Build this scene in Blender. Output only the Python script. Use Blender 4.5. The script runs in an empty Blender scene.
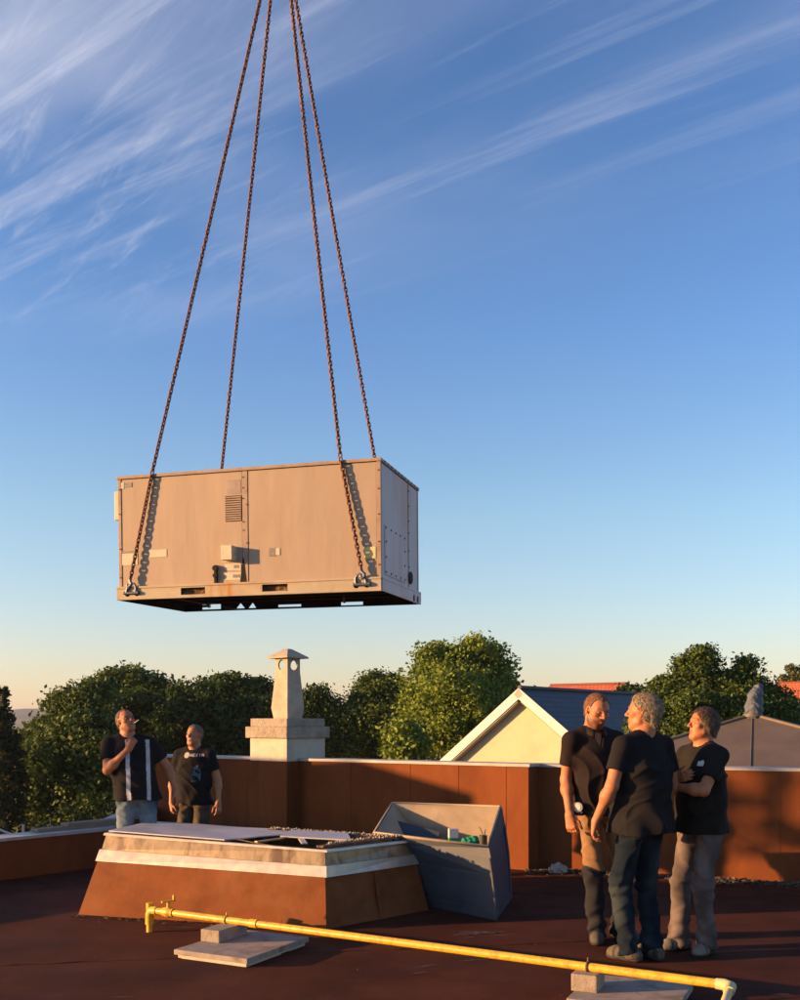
# Rooftop at sunset: an air-conditioning unit is lowered by crane while five men watch.
SUN_E = 4.6; SUN_C = (1.0,.60,.30); SKY_S = .12; SKY_SAT = 1.0; EXPO = 0.0; CLOUD_C = (5.2,5.0,5.6,1)
SUN_E = 5.0; SUN_C = (1.0,.55,.23); SKY_S = .104; SKY_SAT = 1.05; EXPO = 1.38; CLOUD_C = (2.6,2.7,3.2,1); ALB = .74
SKY_T = [(1.0,.84,.92,1),(1.02,.90,1.0,1),(1.0,1.0,1.05,1),(.76,.89,1.15,1),(.55,.70,.98,1)]
import bpy, bmesh, math, random
import numpy as np
from mathutils import Vector, Matrix
from mathutils.geometry import tessellate_polygon
from mathutils.bvhtree import BVHTree

random.seed(7)
rng = np.random.default_rng(11)
scene = bpy.context.scene
COL = scene.collection
pi = math.pi
rad = math.radians

# ------------------------------------------------------------------ materials
def _n(nt, typ, x=0, y=0):
    n = nt.nodes.new(typ); n.location = (x, y); return n

def mat(name, color, rough=0.8, metallic=0.0, var=0.0, var_scale=3.0, var2=None, bump=0.0, bump_scale=40.0,
        spec=0.3, stain=None, stain_scale=1.5, stain_amt=0.5, stretch=(1, 1, 1), attr=None, rough_var=0.0):
    """Principled material: base colour broken up by noise (dirt, wear), optional stain colour and bump."""
    m = bpy.data.materials.new(name); m.use_nodes = True
    nt = m.node_tree; b = nt.nodes['Principled BSDF']
    b.inputs['Roughness'].default_value = rough
    b.inputs['Metallic'].default_value = metallic
    b.inputs['Specular IOR Level'].default_value = spec
    tc = _n(nt, 'ShaderNodeTexCoord', -1200, 0)
    mp = _n(nt, 'ShaderNodeMapping', -1000, 0)
    mp.inputs['Scale'].default_value = stretch
    nt.links.new(tc.outputs['Object'], mp.inputs['Vector'])
    vec = mp.outputs['Vector']
    cur = None
    color = [c*ALB for c in color]
    if stain is not None: stain = [c*ALB for c in stain]
    rgb = _n(nt, 'ShaderNodeRGB', -800, 200); rgb.outputs[0].default_value = (*color, 1)
    cur = rgb.outputs[0]
    if attr:
        at = _n(nt, 'ShaderNodeAttribute', -800, 400); at.attribute_name = attr
        va = _n(nt, 'ShaderNodeVectorMath', -600, 400); va.operation = 'SCALE'; va.inputs['Scale'].default_value = ALB
        nt.links.new(at.outputs['Color'], va.inputs[0]); cur = va.outputs[0]
    if var > 0:
        nz = _n(nt, 'ShaderNodeTexNoise', -800, 0)
        nz.inputs['Scale'].default_value = var_scale; nz.inputs['Detail'].default_value = 8; nz.inputs['Roughness'].default_value = .65
        nt.links.new(vec, nz.inputs['Vector'])
        mr = _n(nt, 'ShaderNodeMapRange', -600, 0)
        mr.inputs['From Min'].default_value = .3; mr.inputs['From Max'].default_value = .7
        mr.inputs['To Min'].default_value = 1 - var; mr.inputs['To Max'].default_value = 1 + var
        nt.links.new(nz.outputs['Fac'], mr.inputs['Value'])
        vm = _n(nt, 'ShaderNodeVectorMath', -400, 100); vm.operation = 'SCALE'
        nt.links.new(cur, vm.inputs[0]); nt.links.new(mr.outputs[0], vm.inputs['Scale'])
        cur = vm.outputs[0]
    if stain is not None:
        nz = _n(nt, 'ShaderNodeTexNoise', -800, -300)
        nz.inputs['Scale'].default_value = stain_scale; nz.inputs['Detail'].default_value = 6; nz.inputs['Roughness'].default_value = .6
        nz.inputs['Distortion'].default_value = .6
        nt.links.new(vec, nz.inputs['Vector'])
        mr = _n(nt, 'ShaderNodeMapRange', -600, -300)
        mr.inputs['From Min'].default_value = .5; mr.inputs['From Max'].default_value = .68
        mr.inputs['To Min'].default_value = 0; mr.inputs['To Max'].default_value = stain_amt
        nt.links.new(nz.outputs['Fac'], mr.inputs['Value'])
        mx = _n(nt, 'ShaderNodeMix', -200, 0); mx.data_type = 'RGBA'
        nt.links.new(mr.outputs[0], mx.inputs['Factor'])
        nt.links.new(cur, mx.inputs['A']); mx.inputs['B'].default_value = (*stain, 1)
        cur = mx.outputs['Result']
    nt.links.new(cur, b.inputs['Base Color'])
    if rough_var > 0:
        nz = _n(nt, 'ShaderNodeTexNoise', -800, -900); nz.inputs['Scale'].default_value = var_scale * 1.7; nz.inputs['Detail'].default_value = 5
        nt.links.new(vec, nz.inputs['Vector'])
        mr = _n(nt, 'ShaderNodeMapRange', -600, -900)
        mr.inputs['From Min'].default_value = .3; mr.inputs['From Max'].default_value = .7
        mr.inputs['To Min'].default_value = max(.05, rough - rough_var); mr.inputs['To Max'].default_value = min(1, rough + rough_var)
        nt.links.new(nz.outputs['Fac'], mr.inputs['Value']); nt.links.new(mr.outputs[0], b.inputs['Roughness'])
    if bump > 0:
        nz = _n(nt, 'ShaderNodeTexNoise', -800, -600)
        nz.inputs['Scale'].default_value = bump_scale; nz.inputs['Detail'].default_value = 6
        nt.links.new(vec, nz.inputs['Vector'])
        bp = _n(nt, 'ShaderNodeBump', -300, -500)
        bp.inputs['Strength'].default_value = min(1, bump * 5); bp.inputs['Distance'].default_value = bump * .1
        nt.links.new(nz.outputs['Fac'], bp.inputs['Height']); nt.links.new(bp.outputs[0], b.inputs['Normal'])
    return m

def leafmat(name, c1, c2, trans=.25):
    m = bpy.data.materials.new(name); m.use_nodes = True
    nt = m.node_tree; nt.nodes.clear()
    out = _n(nt, 'ShaderNodeOutputMaterial', 600, 0)
    at = _n(nt, 'ShaderNodeAttribute', -600, 0); at.attribute_name = 'tone'
    mx = _n(nt, 'ShaderNodeMix', -300, 0); mx.data_type = 'RGBA'
    mx.inputs['A'].default_value = (*[c*ALB for c in c1], 1); mx.inputs['B'].default_value = (*[c*ALB for c in c2], 1)
    nt.links.new(at.outputs['Fac'], mx.inputs['Factor'])
    d = _n(nt, 'ShaderNodeBsdfPrincipled', 0, 100); d.inputs['Roughness'].default_value = .6; d.inputs['Specular IOR Level'].default_value = .15
    t = _n(nt, 'ShaderNodeBsdfTranslucent', 0, -300)
    nt.links.new(mx.outputs['Result'], d.inputs['Base Color']); nt.links.new(mx.outputs['Result'], t.inputs['Color'])
    ms = _n(nt, 'ShaderNodeMixShader', 350, 0); ms.inputs[0].default_value = trans
    nt.links.new(d.outputs[0], ms.inputs[1]); nt.links.new(t.outputs[0], ms.inputs[2]); nt.links.new(ms.outputs[0], out.inputs[0])
    return m

# ------------------------------------------------------------------ mesh helpers
def tag(o, label=None, cat=None, group=None, kind=None):
    if label: o['label'] = label
    if cat: o['category'] = cat
    if group: o['group'] = group
    if kind: o['kind'] = kind
    return o

def empty(name, loc=(0, 0, 0), rot=(0, 0, 0), parent=None):
    o = bpy.data.objects.new(name, None); COL.objects.link(o)
    o.location = loc; o.rotation_euler = rot; o.empty_display_size = .2
    if parent: o.parent = parent
    return o

def link(name, verts, faces, material, parent=None, smooth=False, loc=None, rot=None):
    me = bpy.data.meshes.new(name)
    me.from_pydata([tuple(v) for v in verts], [], faces)
    me.update()
    if smooth:
        me.polygons.foreach_set('use_smooth', [True] * len(me.polygons))
    o = bpy.data.objects.new(name, me); COL.objects.link(o)
    if material: me.materials.append(material)
    if parent: o.parent = parent
    if loc: o.location = loc
    if rot: o.rotation_euler = rot
    return o

class MB:
    """collects shapes into one bmesh"""
    def __init__(s): s.bm = bmesh.new()
    def box(s, lo, hi, M=None, bevel=0):
        bm = bmesh.new()
        x0, y0, z0 = lo; x1, y1, z1 = hi
        vs = [bm.verts.new(p) for p in ((x0,y0,z0),(x1,y0,z0),(x1,y1,z0),(x0,y1,z0),(x0,y0,z1),(x1,y0,z1),(x1,y1,z1),(x0,y1,z1))]
        for f in ((3,2,1,0),(4,5,6,7),(0,1,5,4),(1,2,6,5),(2,3,7,6),(3,0,4,7)): bm.faces.new([vs[i] for i in f])
        if bevel: bmesh.ops.bevel(bm, geom=bm.edges[:], offset=bevel, segments=2, affect='EDGES', profile=.7)
        if M is not None: bmesh.ops.transform(bm, matrix=M, verts=bm.verts)
        s._add(bm); return s
    def hexa(s, P, bevel=0):
        """8 points: bottom 4 (ccw from above) then top 4"""
        bm = bmesh.new(); vs = [bm.verts.new(p) for p in P]
        for f in ((3,2,1,0),(4,5,6,7),(0,1,5,4),(1,2,6,5),(2,3,7,6),(3,0,4,7)): bm.faces.new([vs[i] for i in f])
        if bevel: bmesh.ops.bevel(bm, geom=bm.edges[:], offset=bevel, segments=2, affect='EDGES', profile=.7)
        s._add(bm); return s
    def tube(s, pts, r, seg=8, closed=False, cap=True):
        bm = bmesh.new(); pts = [Vector(p) for p in pts]; n = len(pts)
        rs = r if hasattr(r, '__len__') else [r] * n
        rings = []; up = None
        for i, p in enumerate(pts):
            if closed: t = (pts[(i+1) % n] - pts[i-1]).normalized()
            else: t = (pts[min(i+1, n-1)] - pts[max(i-1, 0)]).normalized()
            if up is None:
                up = Vector((0,0,1)) if abs(t.z) < .9 else Vector((0,1,0))
            a = (up - t * up.dot(t)).normalized(); up = a; b = t.cross(a)
            rings.append([bm.verts.new(p + (a*math.cos(2*pi*k/seg) + b*math.sin(2*pi*k/seg)) * rs[i]) for k in range(seg)])
        for i in range(n if closed else n-1):
            A, B = rings[i], rings[(i+1) % n]
            for k in range(seg): bm.faces.new((A[k], A[(k+1)%seg], B[(k+1)%seg], B[k]))
        if not closed and cap:
            bm.faces.new([bm.verts.new(v.co) for v in rings[0][::-1]]); bm.faces.new([bm.verts.new(v.co) for v in rings[-1]])
        for f in bm.faces: f.smooth = seg > 4 and len(f.verts) == 4
        s._add(bm); return s
    def disc(s, c, axis, r, h, seg=16):
        a = Vector(axis).normalized(); c = Vector(c)
        return s.tube([c - a*h/2, c + a*h/2], r, seg)
    def plate(s, outer, holes, M, t):
        """flat polygon in local XY with holes, thickness t along local +Z, placed by matrix M"""
        bm = bmesh.new()
        loops = [outer] + list(holes)
        allp = [Vector((p[0], p[1], 0)) for l in loops for p in l]
        tris = tessellate_polygon([[Vector((p[0], p[1], 0)) for p in l] for l in loops])
        bot = [bm.verts.new(p) for p in allp]; top = [bm.verts.new(p + Vector((0,0,t))) for p in allp]
        for a, b, c in tris:
            if (allp[b]-allp[a]).cross(allp[c]-allp[a]).z < 0: a, c = c, a
            try:
                bm.faces.new((top[a], top[b], top[c])); bm.faces.new((bot[c], bot[b], bot[a]))
            except ValueError: pass
        k = 0
        for l in loops:
            n = len(l)
            for i in range(n):
                j = (i+1) % n
                bm.faces.new((bot[k+i], bot[k+j], top[k+j], top[k+i]))
            k += n
        bmesh.ops.recalc_face_normals(bm, faces=bm.faces)
        bmesh.ops.transform(bm, matrix=M, verts=bm.verts)
        s._add(bm); return s
    def poly(s, verts, faces):
        vs = [s.bm.verts.new(v) for v in verts]
        for f in faces: s.bm.faces.new([vs[i] for i in f])
        return s
    def _add(s, bm):
        me = bpy.data.meshes.new('t'); bm.to_mesh(me); s.bm.from_mesh(me); bpy.data.meshes.remove(me); bm.free()
    def build(s, name, material, parent=None, loc=None, rot=None, recalc=True):
        if recalc: bmesh.ops.recalc_face_normals(s.bm, faces=s.bm.faces)
        me = bpy.data.meshes.new(name); s.bm.to_mesh(me); s.bm.free()
        o = bpy.data.objects.new(name, me); COL.objects.link(o)
        if material: me.materials.append(material)
        if parent: o.parent = parent
        if loc: o.location = loc
        if rot: o.rotation_euler = rot
        return o

def circle(cx, cy, r, n=14):
    return [(cx + r*math.cos(2*pi*k/n), cy + r*math.sin(2*pi*k/n)) for k in range(n)]
def rect(x0, y0, x1, y1): return [(x0,y0),(x1,y0),(x1,y1),(x0,y1)]

def prism(mb, poly, z0, z1):
    n = len(poly)
    bm = bmesh.new()
    b = [bm.verts.new((p[0], p[1], z0)) for p in poly]; t = [bm.verts.new((p[0], p[1], z1)) for p in poly]
    bm.faces.new(b[::-1]); bm.faces.new(t)
    for i in range(n):
        j = (i+1) % n; bm.faces.new((b[i], b[j], t[j], t[i]))
    bmesh.ops.recalc_face_normals(bm, faces=bm.faces)
    mb._add(bm)

def wallstrip(mb, line, th, z0, z1, inset=0.0):
    """mitred wall of thickness th on the left of a polyline, inset shifts both faces outwards"""
    L = [Vector((p[0], p[1])) for p in line]; n = len(L)
    zz1 = z1 if hasattr(z1, '__len__') else [z1]*n
    def off(d):
        out = []
        for i in range(n):
            ds = []
            if i > 0: ds.append((L[i]-L[i-1]).normalized())
            if i < n-1: ds.append((L[i+1]-L[i]).normalized())
            ns = [Vector((-q.y, q.x)) for q in ds]
            m = sum(ns, Vector((0,0)))/len(ns); m = m / m.length_squared
            out.append(L[i] + m*d)
        return out
    A = off(-inset); B = off(th + inset)
    d0 = (L[1]-L[0]).normalized()*inset; d1 = (L[-1]-L[-2]).normalized()*inset
    A[0] -= d0; B[0] -= d0; A[-1] += d1; B[-1] += d1
    bm = bmesh.new()
    ring = []
    for i in range(n):
        ring.append([bm.verts.new((A[i].x, A[i].y, z0)), bm.verts.new((A[i].x, A[i].y, zz1[i])),
                     bm.verts.new((B[i].x, B[i].y, zz1[i])), bm.verts.new((B[i].x, B[i].y, z0))])
        if z0 != z0: pass
    for i in range(n-1):
        for k in range(4): bm.faces.new((ring[i][k], ring[i][(k+1)%4], ring[i+1][(k+1)%4], ring[i+1][k]))
    bm.faces.new(ring[0][::-1]); bm.faces.new(ring[-1])
    bmesh.ops.recalc_face_normals(bm, faces=bm.faces)
    mb._add(bm)

# ------------------------------------------------------------------ signed distance fields -> one continuous mesh
class Field:
    def __init__(s, lo, hi, h):
        s.h = h; s.lo = np.array(lo, np.float32)
        s.n = [int(math.ceil((hi[i]-lo[i])/h))+1 for i in range(3)]
        s.ax = [(lo[i] + h*np.arange(s.n[i])).astype(np.float32) for i in range(3)]
        s.d = np.full(s.n, .5, np.float32)
    def sl(s, lo, hi, m):
        r = []
        for i in range(3):
            a = int(max(0, math.floor((lo[i]-m-s.lo[i])/s.h))); b = int(min(s.n[i], math.ceil((hi[i]+m-s.lo[i])/s.h)+1))
            r.append(slice(a, max(a, b)))
        return tuple(r)
    def pts(s, sl):
        return (s.ax[0][sl[0]][:,None,None], s.ax[1][sl[1]][None,:,None], s.ax[2][sl[2]][None,None,:])
    def put(s, sl, e, k, op):
        a = s.d[sl]
        if op == 'u':
            h = np.clip(.5 + .5*(a-e)/k, 0, 1); s.d[sl] = a + (e-a)*h - k*h*(1-h)
        elif op == 's':
            e = -e; h = np.clip(.5 - .5*(a-e)/k, 0, 1); s.d[sl] = a + (e-a)*h + k*h*(1-h)
    def cone(s, a, b, ra, rb, k=.02, op='u', clip=None, off=0, fl=None):
        a = np.array(a, float); b = np.array(b, float); ra += off; rb += off
        R = max(ra, rb)
        sl = s.sl(np.minimum(a,b)-R, np.maximum(a,b)+R, k + 3*s.h)
        X, Y, Z = s.pts(sl); ba = b-a; L2 = max(float(ba@ba), 1e-9)
        px, py, pz = X-a[0], Y-a[1], Z-a[2]
        t = (px*ba[0]+py*ba[1]+pz*ba[2])/L2
        tc = np.clip(t, 0, 1)
        qx, qy, qz = px-tc*ba[0], py-tc*ba[1], pz-tc*ba[2]
        if fl is not None: # flatten along a unit vector fl[0:3] by factor fl[3]
            f = np.array(fl[:3], float); f /= np.linalg.norm(f); dd = qx*f[0]+qy*f[1]+qz*f[2]; g = dd*(fl[3]-1)
            qx, qy, qz = qx+g*f[0], qy+g*f[1], qz+g*f[2]
        e = np.sqrt(qx*qx+qy*qy+qz*qz) - (ra + (rb-ra)*tc)
        if fl is not None: e = e/ max(1, fl[3])**.5
        if clip is not None: # keep only t<clip (in fraction)
            e = np.maximum(e, (t-clip)*math.sqrt(L2))
        s.put(sl, e.astype(np.float32), k, op)
    def ell(s, c, r, k=.03, op='u', M=None, off=0):
        c = np.array(c, float); r = np.array(r, float)+off; R = max(r)
        ext = r if M is None else np.array([R]*3)
        sl = s.sl(c-ext, c+ext, k+3*s.h); X, Y, Z = s.pts(sl)
        px, py, pz = X-c[0], Y-c[1], Z-c[2]
        if M is not None:
            px, py, pz = (M[0][0]*px+M[1][0]*py+M[2][0]*pz, M[0][1]*px+M[1][1]*py+M[2][1]*pz, M[0][2]*px+M[1][2]*py+M[2][2]*pz)
        k0 = np.sqrt((px/r[0])**2+(py/r[1])**2+(pz/r[2])**2); k1 = np.sqrt((px/r[0]**2)**2+(py/r[1]**2)**2+(pz/r[2]**2)**2)+1e-6
        s.put(sl, (k0*(k0-1)/k1).astype(np.float32), k, op)
    def func(s, fn, k, op, lo=None, hi=None):
        sl = s.sl(lo, hi, 0) if lo is not None else (slice(None),)*3
        X, Y, Z = s.pts(sl); e = np.broadcast_to(fn(X, Y, Z), s.d[sl].shape).astype(np.float32)
        s.put(sl, e, k, op)
    def displace(s, fn):
        X, Y, Z = s.pts((slice(None),)*3); s.d += fn(X, Y, Z).astype(np.float32)
    def mesh(s):
        d = s.d; sg = d < 0; nx, ny, nz = s.n
        c = np.zeros((nx-1, ny-1, nz-1), np.uint8)
        for i in (0,1):
            for j in (0,1):
                for k in (0,1): c += sg[i:nx-1+i, j:ny-1+j, k:nz-1+k]
        I = np.argwhere((c > 0) & (c < 8))
        idx = np.full(c.shape, -1, np.int32); idx[I[:,0], I[:,1], I[:,2]] = np.arange(len(I))
        co = np.array([(i,j,k) for i in (0,1) for j in (0,1) for k in (0,1)])
        V = np.stack([d[I[:,0]+q[0], I[:,1]+q[1], I[:,2]+q[2]] for q in co], 1)
        P = np.zeros((len(I), 3)); N = np.zeros(len(I))
        for a in range(8):
            for b in range(a+1, 8):
                if np.abs(co[a]-co[b]).sum() != 1: continue
                va, vb = V[:,a], V[:,b]; m = (va < 0) != (vb < 0)
                t = np.where(m, va/(va-vb+1e-12), 0)
                P += np.where(m[:,None], co[a] + t[:,None]*(co[b]-co[a]), 0); N += m
        P = (P/np.maximum(N,1)[:,None] + I)*s.h + s.lo
        F = []
        for ax in range(3):
            sh = [slice(0,nx), slice(0,ny), slice(0,nz)]; s2 = list(sh); sh[ax] = slice(0, s.n[ax]-1); s2[ax] = slice(1, s.n[ax])
            A = sg[tuple(sh)]; B = sg[tuple(s2)]; E = np.argwhere(A != B)
            u, v = (ax+1)%3, (ax+2)%3
            ok = (E[:,u] > 0) & (E[:,v] > 0) & (E[:,u] < s.n[u]-1) & (E[:,v] < s.n[v]-1); E = E[ok]
            inside = A[E[:,0], E[:,1], E[:,2]]
            def g(du, dv):
                Q = E.copy(); Q[:,u] -= du; Q[:,v] -= dv; return idx[Q[:,0], Q[:,1], Q[:,2]]
            q = np.stack([g(1,1), g(0,1), g(0,0), g(1,0)], 1)
            q[~inside] = q[~inside][:, ::-1]
            F.append(q)
        return P, np.concatenate(F)

def npmesh(name, P, F, material, parent=None, attr=None, smooth=True):
    me = bpy.data.meshes.new(name)
    k = F.shape[1]
    me.vertices.add(len(P)); me.vertices.foreach_set('co', np.asarray(P, np.float32).ravel())
    me.loops.add(F.size); me.loops.foreach_set('vertex_index', F.astype(np.int32).ravel())
    me.polygons.add(len(F)); me.polygons.foreach_set('loop_start', np.arange(0, F.size, k, dtype=np.int32))
    me.polygons.foreach_set('loop_total', np.full(len(F), k, np.int32))
    if smooth: me.polygons.foreach_set('use_smooth', np.ones(len(F), bool))
    me.update(calc_edges=True); me.validate()
    if attr is not None:
        a = me.attributes.new('tone', 'FLOAT_COLOR', 'POINT')
        a.data.foreach_set('color', np.asarray(attr, np.float32).ravel())
    me.materials.append(material)
    o = bpy.data.objects.new(name, me); COL.objects.link(o)
    if parent: o.parent = parent
    return o
# ------------------------------------------------------------------ camera
cd = bpy.data.cameras.new('camera'); cam = bpy.data.objects.new('camera', cd); COL.objects.link(cam); scene.camera = cam
cam.location = (0, 0, 1.62); cam.rotation_euler = (rad(90), 0, 0)
cd.sensor_fit = 'HORIZONTAL'; cd.sensor_width = 36; cd.lens = 45; cd.shift_y = .2775; cd.clip_end = 20000; cd.clip_start = .05

# ------------------------------------------------------------------ sun and sky
AZ = rad(81); EL = rad(8.3)           # sun is behind the camera to the left
S_ = Vector((-math.sin(AZ)*math.cos(EL), -math.cos(AZ)*math.cos(EL), math.sin(EL)))
sl = bpy.data.lights.new('sun', 'SUN'); sl.energy = SUN_E; sl.angle = rad(.53); sl.color = SUN_C
so = bpy.data.objects.new('sun', sl); COL.objects.link(so); so.rotation_euler = (-S_).to_track_quat('-Z', 'Y').to_euler(); so.location = (-20, -10, 15)
w = bpy.data.worlds.new('World'); scene.world = w; w.use_nodes = True
nt = w.node_tree; bg = nt.nodes['Background']; bg.inputs[1].default_value = SKY_S
sky = _n(nt, 'ShaderNodeTexSky', -1200, 300); sky.sky_type = 'NISHITA'; sky.sun_disc = False
sky.sun_elevation = EL; sky.sun_rotation = math.atan2(S_.x, S_.y) % (2*pi)
sky.altitude = 100; sky.air_density = 1.0; sky.dust_density = .5; sky.ozone_density = 2.0
hs = _n(nt, 'ShaderNodeHueSaturation', -950, 300); hs.inputs['Saturation'].default_value = SKY_SAT; hs.inputs['Value'].default_value = 1
nt.links.new(sky.outputs[0], hs.inputs['Color'])
tg = _n(nt, 'ShaderNodeTexCoord', -1200, 700); sg_ = _n(nt, 'ShaderNodeSeparateXYZ', -1050, 700); nt.links.new(tg.outputs['Generated'], sg_.inputs[0])
cr = _n(nt, 'ShaderNodeValToRGB', -900, 700); nt.links.new(sg_.outputs['Z'], cr.inputs[0]); el_ = cr.color_ramp.elements
el_[0].position = 0.0; el_[0].color = SKY_T[0]; el_[1].position = .62; el_[1].color = SKY_T[4]
for pos_, c_ in ((.07, SKY_T[1]), (.20, SKY_T[2]), (.36, SKY_T[3])): e_ = el_.new(pos_); e_.color = c_
mu_ = _n(nt, 'ShaderNodeMix', -600, 500); mu_.data_type = 'RGBA'; mu_.blend_type = 'MULTIPLY'; mu_.inputs['Factor'].default_value = 1
nt.links.new(hs.outputs[0], mu_.inputs['A']); nt.links.new(cr.outputs[0], mu_.inputs['B'])
# cirrus: stretched noise on a flat layer high above
tc = _n(nt, 'ShaderNodeTexCoord', -2200, -200)
sp = _n(nt, 'ShaderNodeSeparateXYZ', -2000, -200); nt.links.new(tc.outputs['Generated'], sp.inputs[0])
mz = _n(nt, 'ShaderNodeMath', -1850, -400); mz.operation = 'MAXIMUM'; mz.inputs[1].default_value = .05; nt.links.new(sp.outputs['Z'], mz.inputs[0])
dx = _n(nt, 'ShaderNodeMath', -1700, -200); dx.operation = 'DIVIDE'; nt.links.new(sp.outputs['X'], dx.inputs[0]); nt.links.new(mz.outputs[0], dx.inputs[1])
dy = _n(nt, 'ShaderNodeMath', -1700, -350); dy.operation = 'DIVIDE'; nt.links.new(sp.outputs['Y'], dy.inputs[0]); nt.links.new(mz.outputs[0], dy.inputs[1])
cb = _n(nt, 'ShaderNodeCombineXYZ', -1550, -250); nt.links.new(dx.outputs[0], cb.inputs[0]); nt.links.new(dy.outputs[0], cb.inputs[1])
def wnoise(angle, sc, scale, detail, lo, hi, dist=0., rough=.6, loc=(0,0,0)):
    m1 = _n(nt, 'ShaderNodeMapping', -1350, -300); m1.inputs['Rotation'].default_value = (0,0,angle)   # rotate first
    nt.links.new(cb.outputs[0], m1.inputs['Vector'])
    m2 = _n(nt, 'ShaderNodeMapping', -1200, -300); m2.inputs['Scale'].default_value = (*sc, 1); m2.inputs['Location'].default_value = loc
    nt.links.new(m1.outputs[0], m2.inputs['Vector'])
    nz = _n(nt, 'ShaderNodeTexNoise', -1000, -300); nz.inputs['Scale'].default_value = scale; nz.inputs['Detail'].default_value = detail
    nz.inputs['Roughness'].default_value = rough; nz.inputs['Distortion'].default_value = dist
    nt.links.new(m2.outputs[0], nz.inputs['Vector'])
    r = _n(nt, 'ShaderNodeMapRange', -800, -300); r.interpolation_type = 'SMOOTHSTEP'
    r.inputs['From Min'].default_value = lo; r.inputs['From Max'].default_value = hi
    nt.links.new(nz.outputs['Fac'], r.inputs['Value']); return r.outputs[0]
def mth(op, a, b):
    m = _n(nt, 'ShaderNodeMath', -500, -400); m.operation = op
    for i, v in enumerate((a, b)):
        if isinstance(v, (int, float)): m.inputs[i].default_value = v
        else: nt.links.new(v, m.inputs[i])
    m.use_clamp = op in ('MULTIPLY',)
    return m.outputs[0]
def ramp(v, a, b):
    r = _n(nt, 'ShaderNodeMapRange', -800, -700); r.interpolation_type = 'SMOOTHSTEP'
    r.inputs['From Min'].default_value = a; r.inputs['From Max'].default_value = b; nt.links.new(v, r.inputs['Value']); return r.outputs[0]
streak = wnoise(rad(36), (.42, 5.0), 2.0, 10, .47, .76, .45, .66, (3.1,1.7,0))
streak2 = wnoise(rad(52), (.50, 3.2), 4.6, 10, .48, .74, .45, .68, (7.3,2.2,0))
body_ = wnoise(rad(40), (.8, 1.4), 1.3, 4, .38, .66, .2, .5, (1.2,5.0,0))
# the veil lies over the upper left of the view: thins out towards the horizon and the right
edge = mth('ADD', dy.outputs[0], mth('MULTIPLY', ramp(dx.outputs[0], -.5, 1.0), .62))
near = mth('MULTIPLY', ramp(edge, 2.75, 1.85), ramp(dy.outputs[0], .5, 1.2))
left = ramp(dx.outputs[0], .1, -.75)
c1 = mth('MULTIPLY', mth('ADD', mth('MULTIPLY', streak, .75), mth('MULTIPLY', streak2, mth('MULTIPLY', left, .8))), near)
veil = mth('MULTIPLY', mth('MULTIPLY', body_, near), mth('ADD', mth('MULTIPLY', left, .45), .22))
cl = mth('ADD', mth('MULTIPLY', c1, mth('ADD', mth('MULTIPLY', left, .26), .33)), mth('MULTIPLY', veil, .5))
corner = mth('MULTIPLY', ramp(dx.outputs[0], -.30, -.75), mth('MULTIPLY', ramp(dy.outputs[0], 1.95, 1.4), ramp(dy.outputs[0], .6, 1.2)))
cl = mth('MINIMUM', mth('ADD', cl, mth('MULTIPLY', mth('MULTIPLY', corner, .42), wnoise(rad(50), (.8,1.3), 2.2, 8, .3, .62, .4))), .8)
mx = _n(nt, 'ShaderNodeMix', -300, 200); mx.data_type = 'RGBA'
nt.links.new(mth('MULTIPLY', cl, ramp(sp.outputs['Z'], .02, .12)), mx.inputs['Factor']); nt.links.new(mu_.outputs['Result'], mx.inputs['A']); mx.inputs['B'].default_value = CLOUD_C
nt.links.new(mx.outputs['Result'], bg.inputs[0])
vs = scene.view_settings; vs.view_transform = 'Standard'; vs.look = 'None'; vs.exposure = EXPO; vs.gamma = 1; vs.use_curve_mapping = False
scene.cycles.max_bounces = 6; scene.cycles.diffuse_bounces = 3; scene.cycles.transparent_max_bounces = 4

# ------------------------------------------------------------------ materials of the place
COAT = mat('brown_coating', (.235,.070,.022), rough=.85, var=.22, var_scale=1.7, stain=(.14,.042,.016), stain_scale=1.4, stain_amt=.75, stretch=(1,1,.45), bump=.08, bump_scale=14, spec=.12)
COATC = mat('brown_coating_worn', (.27,.088,.028), rough=.85, var=.22, var_scale=4, stain=(.35,.16,.065), stain_scale=2.2, stain_amt=.4, bump=.06, bump_scale=26, spec=.12)
ROOFM = mat('roof_membrane', (.105,.034,.017), rough=.9, spec=.08, var=.35, var_scale=1.3, stain=(.050,.019,.013), stain_scale=.6, stain_amt=.75, bump=.05, bump_scale=60, rough_var=.15)
WHITEC = mat('white_coping', (.55,.50,.45), rough=.5, var=.15, var_scale=6, stain=(.3,.24,.18), stain_scale=3, stain_amt=.4)
TIMBER = mat('weathered_plank', (.33,.26,.19), rough=.85, var=.25, var_scale=5, stretch=(1,6,6), bump=.1, bump_scale=30)
FASCIA = mat('outer_render', (.3,.26,.21), rough=.9, var=.2, var_scale=1)

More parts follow.
